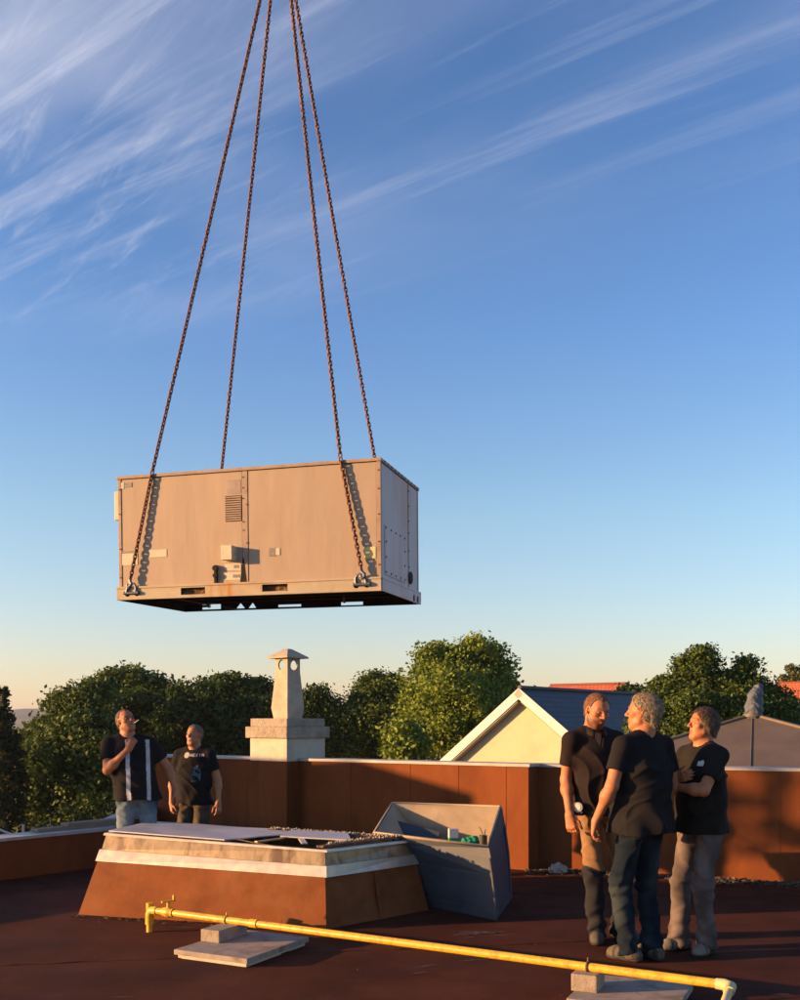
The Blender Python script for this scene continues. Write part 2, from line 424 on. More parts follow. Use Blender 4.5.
# ------------------------------------------------------------------ terrain, hills
GZ = -6.5
def terrain_z(x, y):
    return GZ
TER = mat('meadow', (.055,.075,.028), rough=1, var=.35, var_scale=.02, stain=(.16,.14,.06), stain_scale=.006, stain_amt=.6)
link('terrain', [(-6000,-3000,GZ),(6000,-3000,GZ),(6000,9000,GZ),(-6000,9000,GZ)], [(0,1,2,3)], TER)['kind'] = 'structure'
HILLM = mat('wooded_hill', (.035,.05,.03), rough=1, var=.5, var_scale=.01)
FIELDM = mat('pale_field', (.27,.25,.13), rough=1, var=.25, var_scale=.01)
def hill(name, x0, x1, y0, depth, fn, material, nx=60):
    V = []; F = []
    for j in range(5):
        for i in range(nx+1):
            x = x0+(x1-x0)*i/nx; t = j/4
            V.append((x, y0+depth*t, GZ + fn(x)*math.sin(t*pi/2)**.7 if j else GZ-2))
    for j in range(4):
        for i in range(nx): a = j*(nx+1)+i; F.append((a, a+1, a+nx+2, a+nx+1))
    o = link(name, V, F, material, smooth=True); o['kind'] = 'structure'
hill('wooded_hill', -2400, 1800, 1500, 500, lambda x: 37 + 6*math.sin(x*.0041+1)+3.5*math.sin(x*.017)+1.6*math.sin(x*.061)+1.2*math.sin(x*.13)-abs(x+700)*.006, HILLM, 260)
hill('field_slope', -1500, 300, 820, 380, lambda x: 11.0+2.2*math.sin(x*.008+.5), FIELDM)

# ------------------------------------------------------------------ the flat roof
LP = [(-13.5,-2.05),(-4.12,10.17),(-3.26,11.25),(-3.42,13.98)]       # low parapet, seen from the left
TP = [(-3.42,14.0),(-.93,12.40),(1.40,10.90)]                        # tall parapet
RP = [(1.36,11.20),(4.75,9.77),(7.4,8.63)]                          # right part of it, set back
poly = LP[:3] + [(-3.40,14.0),(-.93,12.42),(1.42,10.93),(1.62,11.14),(7.4,8.65),(9.5,-6),(-13,-6)]
mb = MB(); prism(mb, poly[::-1], GZ-.3, 0.0)
rf = mb.build('flat_roof', ROOFM); rf['kind'] = 'structure'
def seam(p, q, w_=.09, h_=.005):
    p, q = Vector((*p,0)), Vector((*q,0)); d = (q-p); an = math.atan2(d.y, d.x); L = d.length; mb = MB(); bm = mb.bm; n = int(L/.12); M = Matrix.Translation(p) @ Matrix.Rotation(an,4,'Z'); rows = []
    for i in range(n+1):
        x = L*i/n; wv = .008*math.sin(i*.9+p.x)+.005*math.sin(i*2.3); hh_ = h_+.002*math.sin(i*1.7)
        rows.append([bm.verts.new(M @ Vector(v)) for v in ((x,-w_/2+wv,-.004),(x,-w_/2+.006+wv,hh_),(x,w_/2-.006+wv*.5,hh_),(x,w_/2+wv*.5,-.004))])
    for i in range(n):
        for k in range(3): bm.faces.new((rows[i][k], rows[i+1][k], rows[i+1][k+1], rows[i][k+1]))
    return mb.build('membrane_seam', ROOFM, rf)
for s_ in (((-2.0,5.0),(7.0,6.9)),((-4.5,6.35),(7.2,8.45)),((-6.5,5.2),(-2.6,11.0)),((.9,9.5),(7.2,9.0-.2)),((1.2,10.62),(6.6,8.32)),((-1.2,4.0),(3.5,5.4))): seam(*s_)

def parapet(name, label, line, h, th=.28, material=None):
    r = empty(name, (line[0][0], line[0][1], 0)); tag(r, label, 'wall')
    L = [(p[0]-line[0][0], p[1]-line[0][1]) for p in line]
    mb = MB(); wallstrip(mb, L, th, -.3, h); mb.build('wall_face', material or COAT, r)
    mb = MB(); wallstrip(mb, L, th, h, h+.032, inset=.025); mb.build('coping', WHITEC, r)
    return r
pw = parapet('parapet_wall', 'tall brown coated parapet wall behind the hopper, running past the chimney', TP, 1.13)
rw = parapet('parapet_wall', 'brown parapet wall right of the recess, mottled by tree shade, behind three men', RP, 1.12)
lw = parapet('parapet_wall', 'low dark parapet at left edge with pale coping and two planks', LP, .40, th=.30)
# vertical lap joints of the membrane on the walls
def joint(par, line, d, h):
    L = [Vector(p) for p in line]; acc = 0
    for i in range(len(L)-1):
        seg = (L[i+1]-L[i]).length
        if acc+seg >= d:
            t = (L[i+1]-L[i]).normalized(); p = L[i]+t*(d-acc)-L[0]; nn = Vector((t.y,-t.x))
            M = Matrix.Translation((p.x, p.y, 0)) @ Matrix.Rotation(math.atan2(t.y,t.x),4,'Z')
            return MB().box((0,-.004,0),(.11,0.002,h-.004),M).build('membrane_lap', COAT, par)
        acc += seg
for d in (.9,2.2,3.25,4.1,4.75,5.35): joint(pw, TP, d, 1.13)
for d in (1.15,2.6,3.6): joint(rw, RP, d, 1.12)

# planks lying on the low parapet
d_ = Vector((3.26-4.12, 0)).to_3d()
for (a, b, nm, zz) in (((-3.83,10.66),(-3.40,11.2),'plank', .434), ((-3.60,10.93),(-3.34,11.27),'plank', .470)):
    v = Vector((b[0]-a[0], b[1]-a[1])); an = math.atan2(v.y, v.x); r = empty(nm, (a[0]-.05, a[1]+.06, zz), (0,0,an))
    tag(r, 'long weathered plank lying directly on the low parapet coping' if zz < .45 else 'shorter plank lying on top of the longer plank', 'plank')
    MB().box((0,0,0),(v.length+.3,.14,.034),bevel=.004).build('board', TIMBER, r)

# gravel and scraps swept along the foot of the right wall
GRV = mat('gravel', (.10,.075,.05), rough=.95, var=.6, var_scale=9, stain=(.30,.24,.17), stain_scale=10, stain_amt=.6)
mb = MB(); P0 = Vector((1.45,11.0)); 
V = []; F = []
for i in range(1500):
    t = rng.random(); x = 1.35 + t*4.6; base = 11.10-.43*(x-1.62) - .02; q = abs(rng.normal(0,.16)); y = base - q*1.2 - .02
    if x < 1.62: y = min(y, 10.86)
    s_ = rng.uniform(.006,.022)*(1.5 if rng.random() < .06 else 1); k = len(V)
    o3 = rng.normal(0,1,(6,3)); pts = np.array([(1,0,0),(-1,0,0),(0,1,0),(0,-1,0),(0,0,1),(0,0,-1)])*s_*(1+.25*o3)
    V += [(x+p[0], y+p[1], .004+s_*.35+p[2]*.6) for p in pts]
    F += [(k+a,k+b,k+c) for a,b,c in ((0,2,4),(2,1,4),(1,3,4),(3,0,4),(2,0,5),(1,2,5),(3,1,5),(0,3,5))]
tag(link('gravel', V, F, GRV), kind='stuff')
# fallen leaves and crumbs at the foot of the upstand and about the roof
V = []; F = []
def flake(x, y, s_, z=.004):
    k = len(V); a = rng.random()*6.28
    for q in range(4):
        V.append((x+math.cos(a+q*1.57)*s_*rng.uniform(.6,1.2), y+math.sin(a+q*1.57)*s_*rng.uniform(.6,1.2), z+rng.random()*s_*.7))
    F.append((k,k+1,k+2,k+3))
for i in range(160):
    t = rng.random(); flake(-2.75+t*2.2, 8.36-t*.6-abs(rng.normal(0,.07)), rng.uniform(.008,.022))
for i in range(170): flake(rng.uniform(-3.5,4), rng.uniform(5.4,10.5), rng.uniform(.004,.012))
tag(link('leaf_litter', V, F, mat('dead_leaf', (.16,.10,.05), rough=.9, var=.5, var_scale=20)), kind='stuff')

# pale scratches and scuffs on the membrane
mb = MB()
for i in range(26):
    cx_, cy_ = (.62+rng.normal(0,.10), 7.62+rng.normal(0,.07)) if i < 14 else (rng.uniform(-2.6,3.2), rng.uniform(5.6,8.4)); an = rng.normal(.25,.25); L_ = rng.uniform(.03,.16)
    M = Matrix.Translation((cx_, cy_, .004)) @ Matrix.Rotation(an,4,'Z'); q_ = [M @ Vector(v) for v in ((-L_,-.003,0),(0,-.006,0),(L_,0,0),(0,.006,0))]; mb.poly(q_, [(0,1,2,3)])
tag(mb.build('scuff_marks', mat('scuffed_membrane', (.20,.16,.15), rough=.8, var=.4, var_scale=20), recalc=False), kind='stuff')

# white lump of rubble
def rubble(name, loc, r, material, label, cat):
    mb = MB(); bmesh.ops.create_icosphere(mb.bm, subdivisions=3, radius=1)
    for v in mb.bm.verts:
        n = 1+.22*math.sin(v.co.x*5+1)*math.sin(v.co.y*4+2)+.12*math.sin(v.co.z*9+v.co.x*7)
        v.co = Vector((v.co.x*r[0]*n, v.co.y*r[1]*n, max(-.6,v.co.z)*r[2]*n + r[2]*.6))
    o = mb.build(name, material, loc=loc); tag(o, label, cat); return o
rubble('rubble_lump', (1.70,10.72,.0), (.10,.08,.065), mat('mortar', (.55,.47,.38), rough=.95, var=.25, var_scale=20, bump=.3, bump_scale=30), 'pale lump of mortar on the roof at the foot of the wall recess', 'rubble')

# ------------------------------------------------------------------ chimney on the parapet corner
RENDER = mat('cream_render', (.62,.55,.44), rough=.9, var=.12, var_scale=5, stain=(.42,.35,.26), stain_scale=3, stain_amt=.5, bump=.1, bump_scale=25)
RENDERG = mat('grey_render', (.40,.34,.27), rough=.95, var=.2, var_scale=6, stain=(.22,.17,.13), stain_scale=5, stain_amt=.6, bump=.2, bump_scale=25)
CLAY = mat('pot_concrete', (.55,.46,.35), rough=.9, var=.15, var_scale=7, stain=(.34,.29,.24), stain_scale=4, stain_amt=.5, bump=.08, bump_scale=40)
ch = empty('chimney', (-1.41,12.45,0), (0,0,rad(50))); tag(ch, 'cream chimney stack with slender tapered pot and small pyramid cap', 'chimney')
# local +x runs along the shaded right face, +y along the sunlit left face
MB().box((0,0,-.2),(.70,.70,1.125)).build('coated_base', COAT, ch)
MB().box((.01,.01,1.125),(.69,.69,1.415),bevel=.006).build('stack', RENDER, ch)
sl_ = MB().box((-.035,-.035,1.415),(.735,.735,1.56),bevel=.012).build('crown_slab', RENDERG, ch)
MB().box((.012,.012,1.56),(.688,.688,1.665),bevel=.012).build('upper_slab', RENDERG, sl_)
cx = .36
mb = MB()
def frustum(mb, cx, cy, z0, r0, z1, r1):
    mb.hexa([(cx-r0,cy-r0,z0),(cx+r0,cy-r0,z0),(cx+r0,cy+r0,z0),(cx-r0,cy+r0,z0),(cx-r1,cy-r1,z1),(cx+r1,cy-r1,z1),(cx+r1,cy+r1,z1),(cx-r1,cy+r1,z1)])
frustum(mb, cx, cx, 1.66, .128, 1.80, .150); frustum(mb, cx, cx, 1.80, .150, 2.27, .112)
pot = mb.build('pot', CLAY, ch)
mb = MB(); hw = .112; th = .022
outer = rect(-hw,0,hw,.17)
hole = [(math.cos(a)*.062, .085+math.sin(a)*.068) for a in np.linspace(0,2*pi,19)[:-1]]
for k in range(4):
    M = Matrix.Translation((cx,cx,2.27)) @ Matrix.Rotation(k*pi/2,4,'Z') @ Matrix.Translation((0,-hw,0)) @ Matrix.Rotation(pi/2,4,'X')
    o_ = outer if k % 2 == 0 else rect(-hw+th,0,hw-th,.17)
    M = M @ Matrix.Translation((0,0,-th))
    mb.plate(o_, [hole], M, th)
mb.build('vented_head', CLAY, pot)
mb = MB(); r = .19; z0 = 2.44
mb.poly([(cx-r,cx-r,z0),(cx+r,cx-r,z0),(cx+r,cx+r,z0),(cx-r,cx+r,z0),(cx-r,cx-r,z0+.02),(cx+r,cx-r,z0+.02),(cx+r,cx+r,z0+.02),(cx-r,cx+r,z0+.02),(cx-.035,cx-.035,z0+.125),(cx+.035,cx-.035,z0+.125),(cx+.035,cx+.035,z0+.125),(cx-.035,cx+.035,z0+.125)],
        [(3,2,1,0),(0,1,5,4),(1,2,6,5),(2,3,7,6),(3,0,4,7),(4,5,9,8),(5,6,10,9),(6,7,11,10),(7,4,8,11),(8,9,10,11)])
mb.build('cap', CLAY, ch)

# ------------------------------------------------------------------ skylight upstand
BF = [(-2.70,8.40),(-.575,7.80),(.26,8.62),(.06,9.55),(-2.35,10.0)]
cu = empty('skylight_upstand', (-1.5,8.6,0)); tag(cu, 'raised brown skylight upstand with metal rim, half covered by a pale sheet', 'skylight')
oo = Vector((-1.5,8.6,0))
TT = {'FL':(-2.53,8.65,.660),'FR':(-.60,7.97,.600),'BR':(.10,8.86,.575),'BL':(-2.45,9.80,.630)}
B4 = {'FL':(-2.71,8.40,-.02),'FR':(-.575,7.80,-.02),'BR':(.25,8.60,-.02),'BL':(-2.62,9.95,-.02)}
V_ = lambda p: Vector(p)-oo
def lerp4(t0, inset=0):
    out = []
    c = sum((Vector(TT[k]) for k in TT), Vector((0,0,0)))/4
    for k in ('FL','FR','BR','BL'):
        b, t = Vector(B4[k]), Vector(TT[k]); p = b.lerp(t, t0)
        d = (p-Vector((c.x,c.y,p.z))).normalized(); out.append(p + d*inset - oo)
    return out
def ringsolid(a, b, ia, ib, name, material, par, thick=.05):
    A = lerp4(a, ia); B = lerp4(b, ib); A2 = lerp4(a, ia-thick); B2 = lerp4(b, ib-thick)
    V = A+B+B2+A2; F = []
    for k in range(4):
        j = (k+1)%4
        F += [(k,j,4+j,4+k),(4+k,4+j,8+j,8+k),(8+k,8+j,12+j,12+k),(12+k,12+j,j,k)]
    me = link(name, V, F, material, par); return me
ALU = mat('aluminium_flashing', (.76,.66,.50), rough=.38, metallic=.35, var=.12, var_scale=8, stain=(.5,.38,.25), stain_scale=6, stain_amt=.35, rough_var=.1, spec=.5)
RIM = mat('weathered_rim', (.42,.30,.16), rough=.42, metallic=.45, var=.25, var_scale=5, stain=(.13,.07,.035), stain_scale=3.2, stain_amt=.9, stretch=(2.6,2.6,.7), spec=.5)
RUST = mat('rusted_frame', (.16,.08,.04), rough=.85, var=.4, var_scale=18, stain=(.42,.32,.2), stain_scale=16, stain_amt=.7, bump=.3, bump_scale=50)
ringsolid(0,.66,0,0,'upstand_face',COATC,cu,.12)
ringsolid(.662,.80,.018,.018,'flashing_band',ALU,cu,.03)
ringsolid(.802,.975,.0,.004,'metal_rim',RIM,cu,.05)
ringsolid(.972,1.0,.03,.028,'rim_lip',ALU,cu,.07)
T4 = lerp4(1.0,.0)
# rusted inner frame standing on the rim and the ledge on the far side with crumbs
mb = MB(); q = [p + Vector((0,0,.004)) for p in T4]
def bar(mb, a, b, w_, h_):
    d = (b-a); L = d.length; an = math.atan2(d.y, d.x); pit = math.asin(d.z/L)
    M = Matrix.Translation(a) @ Matrix.Rotation(an,4,'Z') @ Matrix.Rotation(-pit,4,'Y'); mb.box((0,-w_/2,0),(L,w_/2,h_),M,bevel=.004)
def blend4(u, v): return (q[0]*(1-u)+q[1]*u)*(1-v)+(q[3]*(1-u)+q[2]*u)*v
bar(mb, blend4(.50,.93), blend4(.98,.93), .10, .022); mb.build('rusted_bar', RUST, cu)
mb = MB(); bar(mb, blend4(.955,.06), blend4(.955,.88), .07, .018); mb.build('rusted_bar', RUST, cu)
mb = MB(); bar(mb, blend4(.68,.06), blend4(.68,.88), .03, .016); mb.build('glazing_bar', RIM, cu)
mb = MB(); bar(mb, blend4(.84,.2), blend4(.62,.86), .05, .012); mb.build('loose_batten', ALU, cu)
# dark shaft inside
mb = MB(); P8 = [Vector((p.x*.90, p.y*.86, -.015)) for p in T4]
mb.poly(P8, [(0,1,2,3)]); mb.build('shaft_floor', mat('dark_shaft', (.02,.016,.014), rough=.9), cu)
# pale cover sheet, slightly buckled
SHEET = mat('cover_sheet', (.62,.58,.57), rough=.5, metallic=0, var=.12, var_scale=3, stain=(.48,.43,.40), stain_scale=2.5, stain_amt=.5, rough_var=.1, spec=.5)
V = []; F = []; nx, ny = 26, 14
for z_ in (1, 0):
    for j in range(ny+1):
        for i in range(nx+1):
            u, v = i/nx*.60+ .004, j/ny*.98+.01
            u += .10*(v-.5)*(i/nx)
            p = blend4(u, v); p.z += .004 + (.010 if z_ else 0) + .003*(1+math.sin(u*17+v*5)*math.sin(v*8))
            V.append(p)
N1 = (nx+1)*(ny+1)
for j in range(ny):
    for i in range(nx):
        a = j*(nx+1)+i; F.append((a,a+1,a+nx+2,a+nx+1)); F.append((N1+a+nx+1,N1+a+nx+2,N1+a+1,N1+a))
for i in range(nx):
    F.append((i+1,i,N1+i,N1+i+1)); a = ny*(nx+1)+i; F.append((a,a+1,N1+a+1,N1+a))
for j in range(ny):
    a = j*(nx+1); F.append((a,a+nx+1,N1+a+nx+1,N1+a)); a += nx; F.append((a+nx+1,a,N1+a,N1+a+nx+1))
link('cover_sheet', V, F, SHEET, cu, smooth=False)
# second sheet, a thin glass-like pane leaning in the opening
mb = MB(); a_, b_, c_, d2 = blend4(.66,.45), blend4(.92,.52), blend4(.80,.90), blend4(.60,.85)
t_ = Vector((0,0,.012)); mb.hexa([a_+t_,b_+t_,c_+t_*2,d2+t_*2,a_+t_*2,b_+t_*2,c_+t_*3,d2+t_*3]); mb.build('loose_panel', SHEET, cu)
# crumbs of old sealant along the far rim
V = []; F = []
for i in range(420):
    u = rng.uniform(.5,.985); v = .93+rng.normal(0,.02) if rng.random() < .75 else rng.uniform(.1,.9)
    if v < .88: u = .955+rng.normal(0,.008)
    p = blend4(u, min(.99,v)); s_ = rng.uniform(.005,.017); k = len(V); zz = p.z+.024+s_*.3
    for a in ((1,0,0),(-1,0,0),(0,1,0),(0,-1,0),(0,0,1.1),(0,0,-.6)): V.append((p.x+a[0]*s_*rng.uniform(.6,1.4), p.y+a[1]*s_*rng.uniform(.6,1.4), zz+a[2]*s_*rng.uniform(.6,1.2)))
    F += [(k+a,k+b,k+c) for a,b,c in ((0,2,4),(2,1,4),(1,3,4),(3,0,4),(2,0,5),(1,2,5),(3,1,5),(0,3,5))]
tag(link('sealant_crumbs', V, F, mat('old_sealant', (.42,.34,.24), rough=.9, var=.4, var_scale=30), cu), kind='stuff')
# laps of the coating on the upstand faces
def face_strip(u0, u1, t0, t1, ks, nm, material, lift=.006):
    a, b = lerp4(t0, lift), lerp4(t1, lift); i, j = ks
    mb = MB(); P = [a[i].lerp(a[j],u0), a[i].lerp(a[j],u1), b[i].lerp(b[j],u1), b[i].lerp(b[j],u0)]
    n = (P[1]-P[0]).cross(P[3]-P[0]).normalized()*.01
    mb.hexa([P[0]-n,P[1]-n,P[1],P[0],P[3]-n,P[2]-n,P[2],P[3]] if False else [P[0],P[1],P[1]-n,P[0]-n,P[3],P[2],P[2]-n,P[3]-n]); return mb.build(nm, material, cu)
face_strip(.415,.455,.02,.655,(0,1),'membrane_lap',COATC); face_strip(.80,.83,.02,.655,(0,1),'membrane_lap',COATC); face_strip(.5,.53,.02,.655,(1,2),'membrane_lap',COATC)

# ------------------------------------------------------------------ grey tipping hopper
GP = mat('grey_painted_steel', (.070,.078,.098), rough=.55, metallic=.1, var=.2, var_scale=4, stain=(.10,.10,.105), stain_scale=3.5, stain_amt=.5, bump=.05, bump_scale=12)
GPI = mat('sun_warm_inner_steel', (.46,.36,.24), rough=.85, var=.15, var_scale=5, stain=(.3,.24,.18), stain_scale=4, stain_amt=.5)  # sunlit warmth put into the tan of the inside and rim
ho = empty('tipping_hopper', (.60,8.85,0)); tag(ho, 'grey steel tipping hopper with open sloping mouth beside the skylight upstand', 'hopper')
o3 = Vector((.60,8.85,0))
b0 = [Vector(p)-o3 for p in ((.25,8.74,.03),(.785,8.13,.03),(1.00,9.05,.03),(.56,9.40,.03))]
m0 = [Vector(p)-o3 for p in ((.04,8.90,.36),(.755,8.15,.36),(.985,9.18,.42),(.26,9.52,.42))]
t0 = [Vector(p)-o3 for p in ((-.235,9.06,.615),(.718,8.18,.600),(.930,9.28,.835),(-.077,9.60,.840))]
def shell(lo_, hi_, th, nm, material, par):
    c = sum(hi_, Vector((0,0,0)))/4
    ins = lambda P: [p + (Vector((c.x,c.y,p.z))-p).normalized()*th for p in P]
    L, H = lo_, hi_; L2, H2 = ins(lo_), ins(hi_)
    V = list(L)+list(H)+H2+L2; F = []
    for k in range(4):
        j = (k+1)%4; F += [(k,j,4+j,4+k),(4+k,4+j,8+j,8+k),(8+k,8+j,12+j,12+k),(12+k,12+j,j,k)]
    return link(nm, V, F, material, par)
lerpL = lambda A, B, t: [a.lerp(b, t) for a, b in zip(A, B)]
shell(b0, m0, .012, 'lower_body', GP, ho)
shell(m0, t0, .012, 'upper_body', GP, ho)
def inset(P, d, dz=0):
    c = sum(P, Vector((0,0,0)))/4; return [p + (Vector((c.x,c.y,p.z))-p).normalized()*d + Vector((0,0,dz)) for p in P]
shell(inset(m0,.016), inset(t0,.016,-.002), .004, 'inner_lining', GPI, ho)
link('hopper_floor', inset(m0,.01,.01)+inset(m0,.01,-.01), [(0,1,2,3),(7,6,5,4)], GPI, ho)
link('base_plate', inset(b0,-.0,.0)+inset(b0,-.0,-.025), [(0,1,2,3),(7,6,5,4),(0,4,5,1),(1,5,6,2),(2,6,7,3),(3,7,4,0)], GP, ho)
# rolled rim, folded lip band, corner ribs
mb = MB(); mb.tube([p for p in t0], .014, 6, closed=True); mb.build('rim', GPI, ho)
lb = lerpL(m0, t0, .62); 
V = inset(lb,-.022)+inset(t0,-.020,-.01)+inset(t0,.0,-.012)+inset(lb,.0); F = []
for k in range(4):
    j = (k+1)%4; F += [(k,j,4+j,4+k),(4+k,4+j,8+j,8+k),(8+k,8+j,12+j,12+k),(12+k,12+j,j,k)]
link('lip_band', V, F, GP, ho)
for k in (0,1,2):
    mb = MB(); c = sum(b0, Vector((0,0,0)))/4
    mb.tube([b0[k]+(b0[k]-c).normalized()*.004, m0[k]+(b0[k]-c).normalized()*.006, lb[k]+(b0[k]-c).normalized()*.01], .016, 6); mb.build('corner_rib', GP, ho)
mb = MB(); bl = lerpL(b0, m0, .10); bl2 = lerpL(b0, m0, .16)
V = inset(b0,-.014)+inset(bl2,-.012)+inset(bl2,.0)+inset(b0,.0); F = []
for k in range(4):
    j = (k+1)%4; F += [(k,j,4+j,4+k),(4+k,4+j,8+j,8+k),(8+k,8+j,12+j,12+k),(12+k,12+j,j,k)]
link('foot_band', V, F, GP, ho)
# ledge inside the front lip and the things lying on it
g = lambda u, v, z=0: ((t0[0]*(1-u)+t0[1]*u)*(1-v)+(t0[3]*(1-u)+t0[2]*u)*v)+Vector((0,0,z))
mb = MB(); mb.hexa([g(.03,.03,-.045),g(.97,.03,-.045),g(.97,.26,-.10),g(.03,.26,-.10),g(.03,.03,-.02),g(.97,.03,-.02),g(.97,.26,-.075),g(.03,.26,-.075)]); mb.build('tray', RUST, ho)
w0 = lambda u, v, z: g(u,v,z)+o3
pk = empty('detergent_box', w0(.70,.12,-.04), (0,0,rad(8))); tag(pk, 'small white and green box standing in the hopper mouth', 'box')
MB().box((-.04,-.03,.036),(.04,.03,.115),bevel=.003).build('white_top', mat('white_card', (.7,.68,.62), rough=.6, var=.1), pk)
MB().box((-.0405,-.0305,0),(.0405,.0305,.036),bevel=.003).build('green_base', mat('green_card', (.03,.28,.12), rough=.6, var=.1), pk)
gb = empty('rag', w0(.84,.13,-.045)); tag(gb, 'crumpled green rag beside the white and green box', 'rag')
F_ = Field((-.12,-.08,-.02),(.12,.08,.10),.005); F_.ell((0,0,.02),(.075,.045,.035),k=.02); F_.ell((.03,.0,.035),(.035,.03,.035),k=.02); F_.displace(lambda X,Y,Z: .008*np.sin(X*90+3*np.sin(Y*60))*np.sin(Z*80+X*40)+.005*np.sin(Y*120))
P_, Q_ = F_.mesh(); npmesh('cloth', P_, Q_, mat('green_cloth', (.02,.30,.15), rough=.9, var=.3, var_scale=30), gb)
dk = empty('paint_tin', w0(.945,.16,-.05)); tag(dk, 'small dark tin with a brush handle in the hopper corner', 'tin')
DT = mat('dark_tin', (.05,.045,.04), rough=.5, var=.3)
MB().disc((0,0,.04),(0,0,1),.034,.08,16).build('can', DT, dk); MB().tube([(0,0,.07),(-.015,.0,.115),(-.035,.0,.15)],.006,6).build('brush_handle', TIMBER, dk)
MB().tube([(0.01,0.01,.07),(.02,.0,.13)],.004,6).build('wire', DT, dk)
bd = empty('sheet_offcut', w0(.22,.45,-.30)); tag(bd, 'blue-grey sheet offcut leaning inside the left of the hopper', 'sheet')
bd.rotation_euler = (rad(-38), rad(12), rad(-22))
MB().box((-.21,-.01,-.06),(.23,.006,.30),bevel=.002).build('panel', GP, bd)

# ------------------------------------------------------------------ yellow gas pipe and its supports
YEL = mat('yellow_paint', (.92,.50,.03), rough=.42, var=.10, var_scale=10, stain=(.5,.2,.03), stain_scale=19, stain_amt=.8, spec=.5, stretch=(1,1,1))
WPI = mat('pale_primed_pipe', (.75,.62,.30), rough=.5, var=.15, var_scale=14)
pp = empty('gas_pipe', (-1.95,7.72,0)); tag(pp, 'long yellow gas pipe low across the roof with valve at its far end', 'pipe')
oP = Vector((-1.95,7.72,0)); a = Vector((-1.90,7.695,.17)); b = Vector((1.77,5.44,.19))
dv = (b-a).normalized()
MB().tube([a-oP, b-oP], .026, 14).build('pipe_run', YEL, pp)
cj = MB(); cj.tube([a-oP+dv*1.0-dv*.035, a-oP+dv*1.0+dv*.035], .032, 14); cj.build('coupling', YEL, pp)
el = MB(); el.tube([a-oP+dv*.04, a-oP-dv*.015, a-oP-dv*.035+Vector((0,0,-.03)), a-oP-dv*.038+Vector((0,0,-.11))], [.032,.034,.034,.033], 12); el.build('elbow', YEL, pp)
tl = MB(); tl.tube([a-oP-dv*.038+Vector((0,0,-.09)), a-oP-dv*.038+Vector((0,0,-.172))], .024, 12); tl.build('down_pipe', YEL, pp)
tee = MB(); tee.tube([a-oP-dv*.036+Vector((0,0,-.005)), a-oP-dv*.036+Vector((0,0,.055))],.028,12); tee.build('plug', YEL, pp)
vv = MB(); vc = a-oP+dv*.16; vv.tube([vc-dv*.055, vc-dv*.03, vc-dv*.02, vc+dv*.02, vc+dv*.03, vc+dv*.055], [.034,.034,.040,.040,.034,.034], 10); vv.tube([vc, vc+Vector((0,0,.085))], .013, 8)
val = vv.build('valve', YEL, pp)
mb = MB(); mb.box((-.055,-.010,.078),(.055,.010,.090), Matrix.Translation(vc) @ Matrix.Rotation(rad(40),4,'Z')); mb.box((.040,-.010,.082),(.055,.010,.125), Matrix.Translation(vc) @ Matrix.Rotation(rad(40),4,'Z')); mb.build('valve_handle', YEL, val)
end = MB(); side = Vector((-.42,-.90,-.10)).normalized(); e0 = b-oP
end.tube([e0-dv*.05, e0-dv*.005, e0+dv*.03+side*.025, e0+side*.10+dv*.03], [.031,.033,.033,.031], 12); end.build('corner_elbow', WPI, pp)
MB().tube([e0+dv*.03+side*.07, e0+dv*.03+side*1.3], .023, 12).build('return_pipe', WPI, pp)
BLK = mat('concrete_block', (.40,.33,.25), rough=.95, var=.2, var_scale=9, stain=(.2,.15,.11), stain_scale=8, stain_amt=.6, bump=.10, bump_scale=60)
SLB = mat('paving_slab', (.42,.35,.28), rough=.9, var=.15, var_scale=5, stain=(.20,.15,.10), stain_scale=6, stain_amt=.8, bump=.06, bump_scale=70)
SLBW = mat('slab_underlay', (.62,.56,.45), rough=.9, var=.15, var_scale=6)
def slab(loc, rz, sx, sy, lab):
    r = empty('paving_slab', (*loc, 0), (0,0,rz)); tag(r, lab, 'slab', 'slabs under the gas pipe')
    MB().box((-sx/2,-sy/2,.026),(sx/2,sy/2,.062),bevel=.006).build('top_slab', SLB, r)
    MB().box((-sx/2+.02,-sy/2+.02,.0),(sx/2-.02,sy/2-.02,.028),bevel=.004).build('lower_slab', SLBW, r)
slab((-1.105,7.05), rad(-27), .61, .76, 'stone slab on pale underlay at the upstand foot, carrying one concrete block')
slab((1.34,5.79), rad(-25), .60, .62, 'stone slab cut by the bottom edge of the picture, under the second block')
def block(loc, rz, s, z, lab, h):
    r = empty('concrete_block', (*loc, z), (0,0,rz)); tag(r, lab, 'block', 'blocks propping up the gas pipe')
    MB().box((-s[0]/2,-s[1]/2,0),(s[0]/2,s[1]/2,h),bevel=.008).build('block_body', BLK, r); return r
def pz(p): # height of the pipe above plan point
    t = (Vector((p[0],p[1]))-Vector((a.x,a.y))).dot(Vector((dv.x,dv.y)))/Vector((dv.x,dv.y)).length_squared; q_ = a+dv*t; return q_
t1 = pz((-1.27,7.3)); block((t1.x+.0,t1.y-.09), rad(-27), (.16,.34), .063, 'grey concrete block propping the pipe on the left slab', t1.z-.024-.063)
t2 = pz((1.13,5.9)); 
block((t2.x,t2.y), rad(-25), (.15,.20), .063, 'grey concrete block propping the pipe on the right slab', t2.z-.024-.063)
for tq, m_ in ((t1, YEL), (t2, RUST)):
    mb = MB(); c = tq-oP
    u_ = Vector((dv.y,-dv.x,0)).normalized(); w_ = dv.cross(u_)
    mb.tube([c + (u_*math.cos(q)+w_*math.sin(q))*.029 for q in np.linspace(0,2*pi,15)[:-1]], .007, 6, closed=True); mb.tube([c+Vector((0,0,.026)), c+Vector((0,0,.055))], .006, 6); mb.build('pipe_clip', m_, pp)
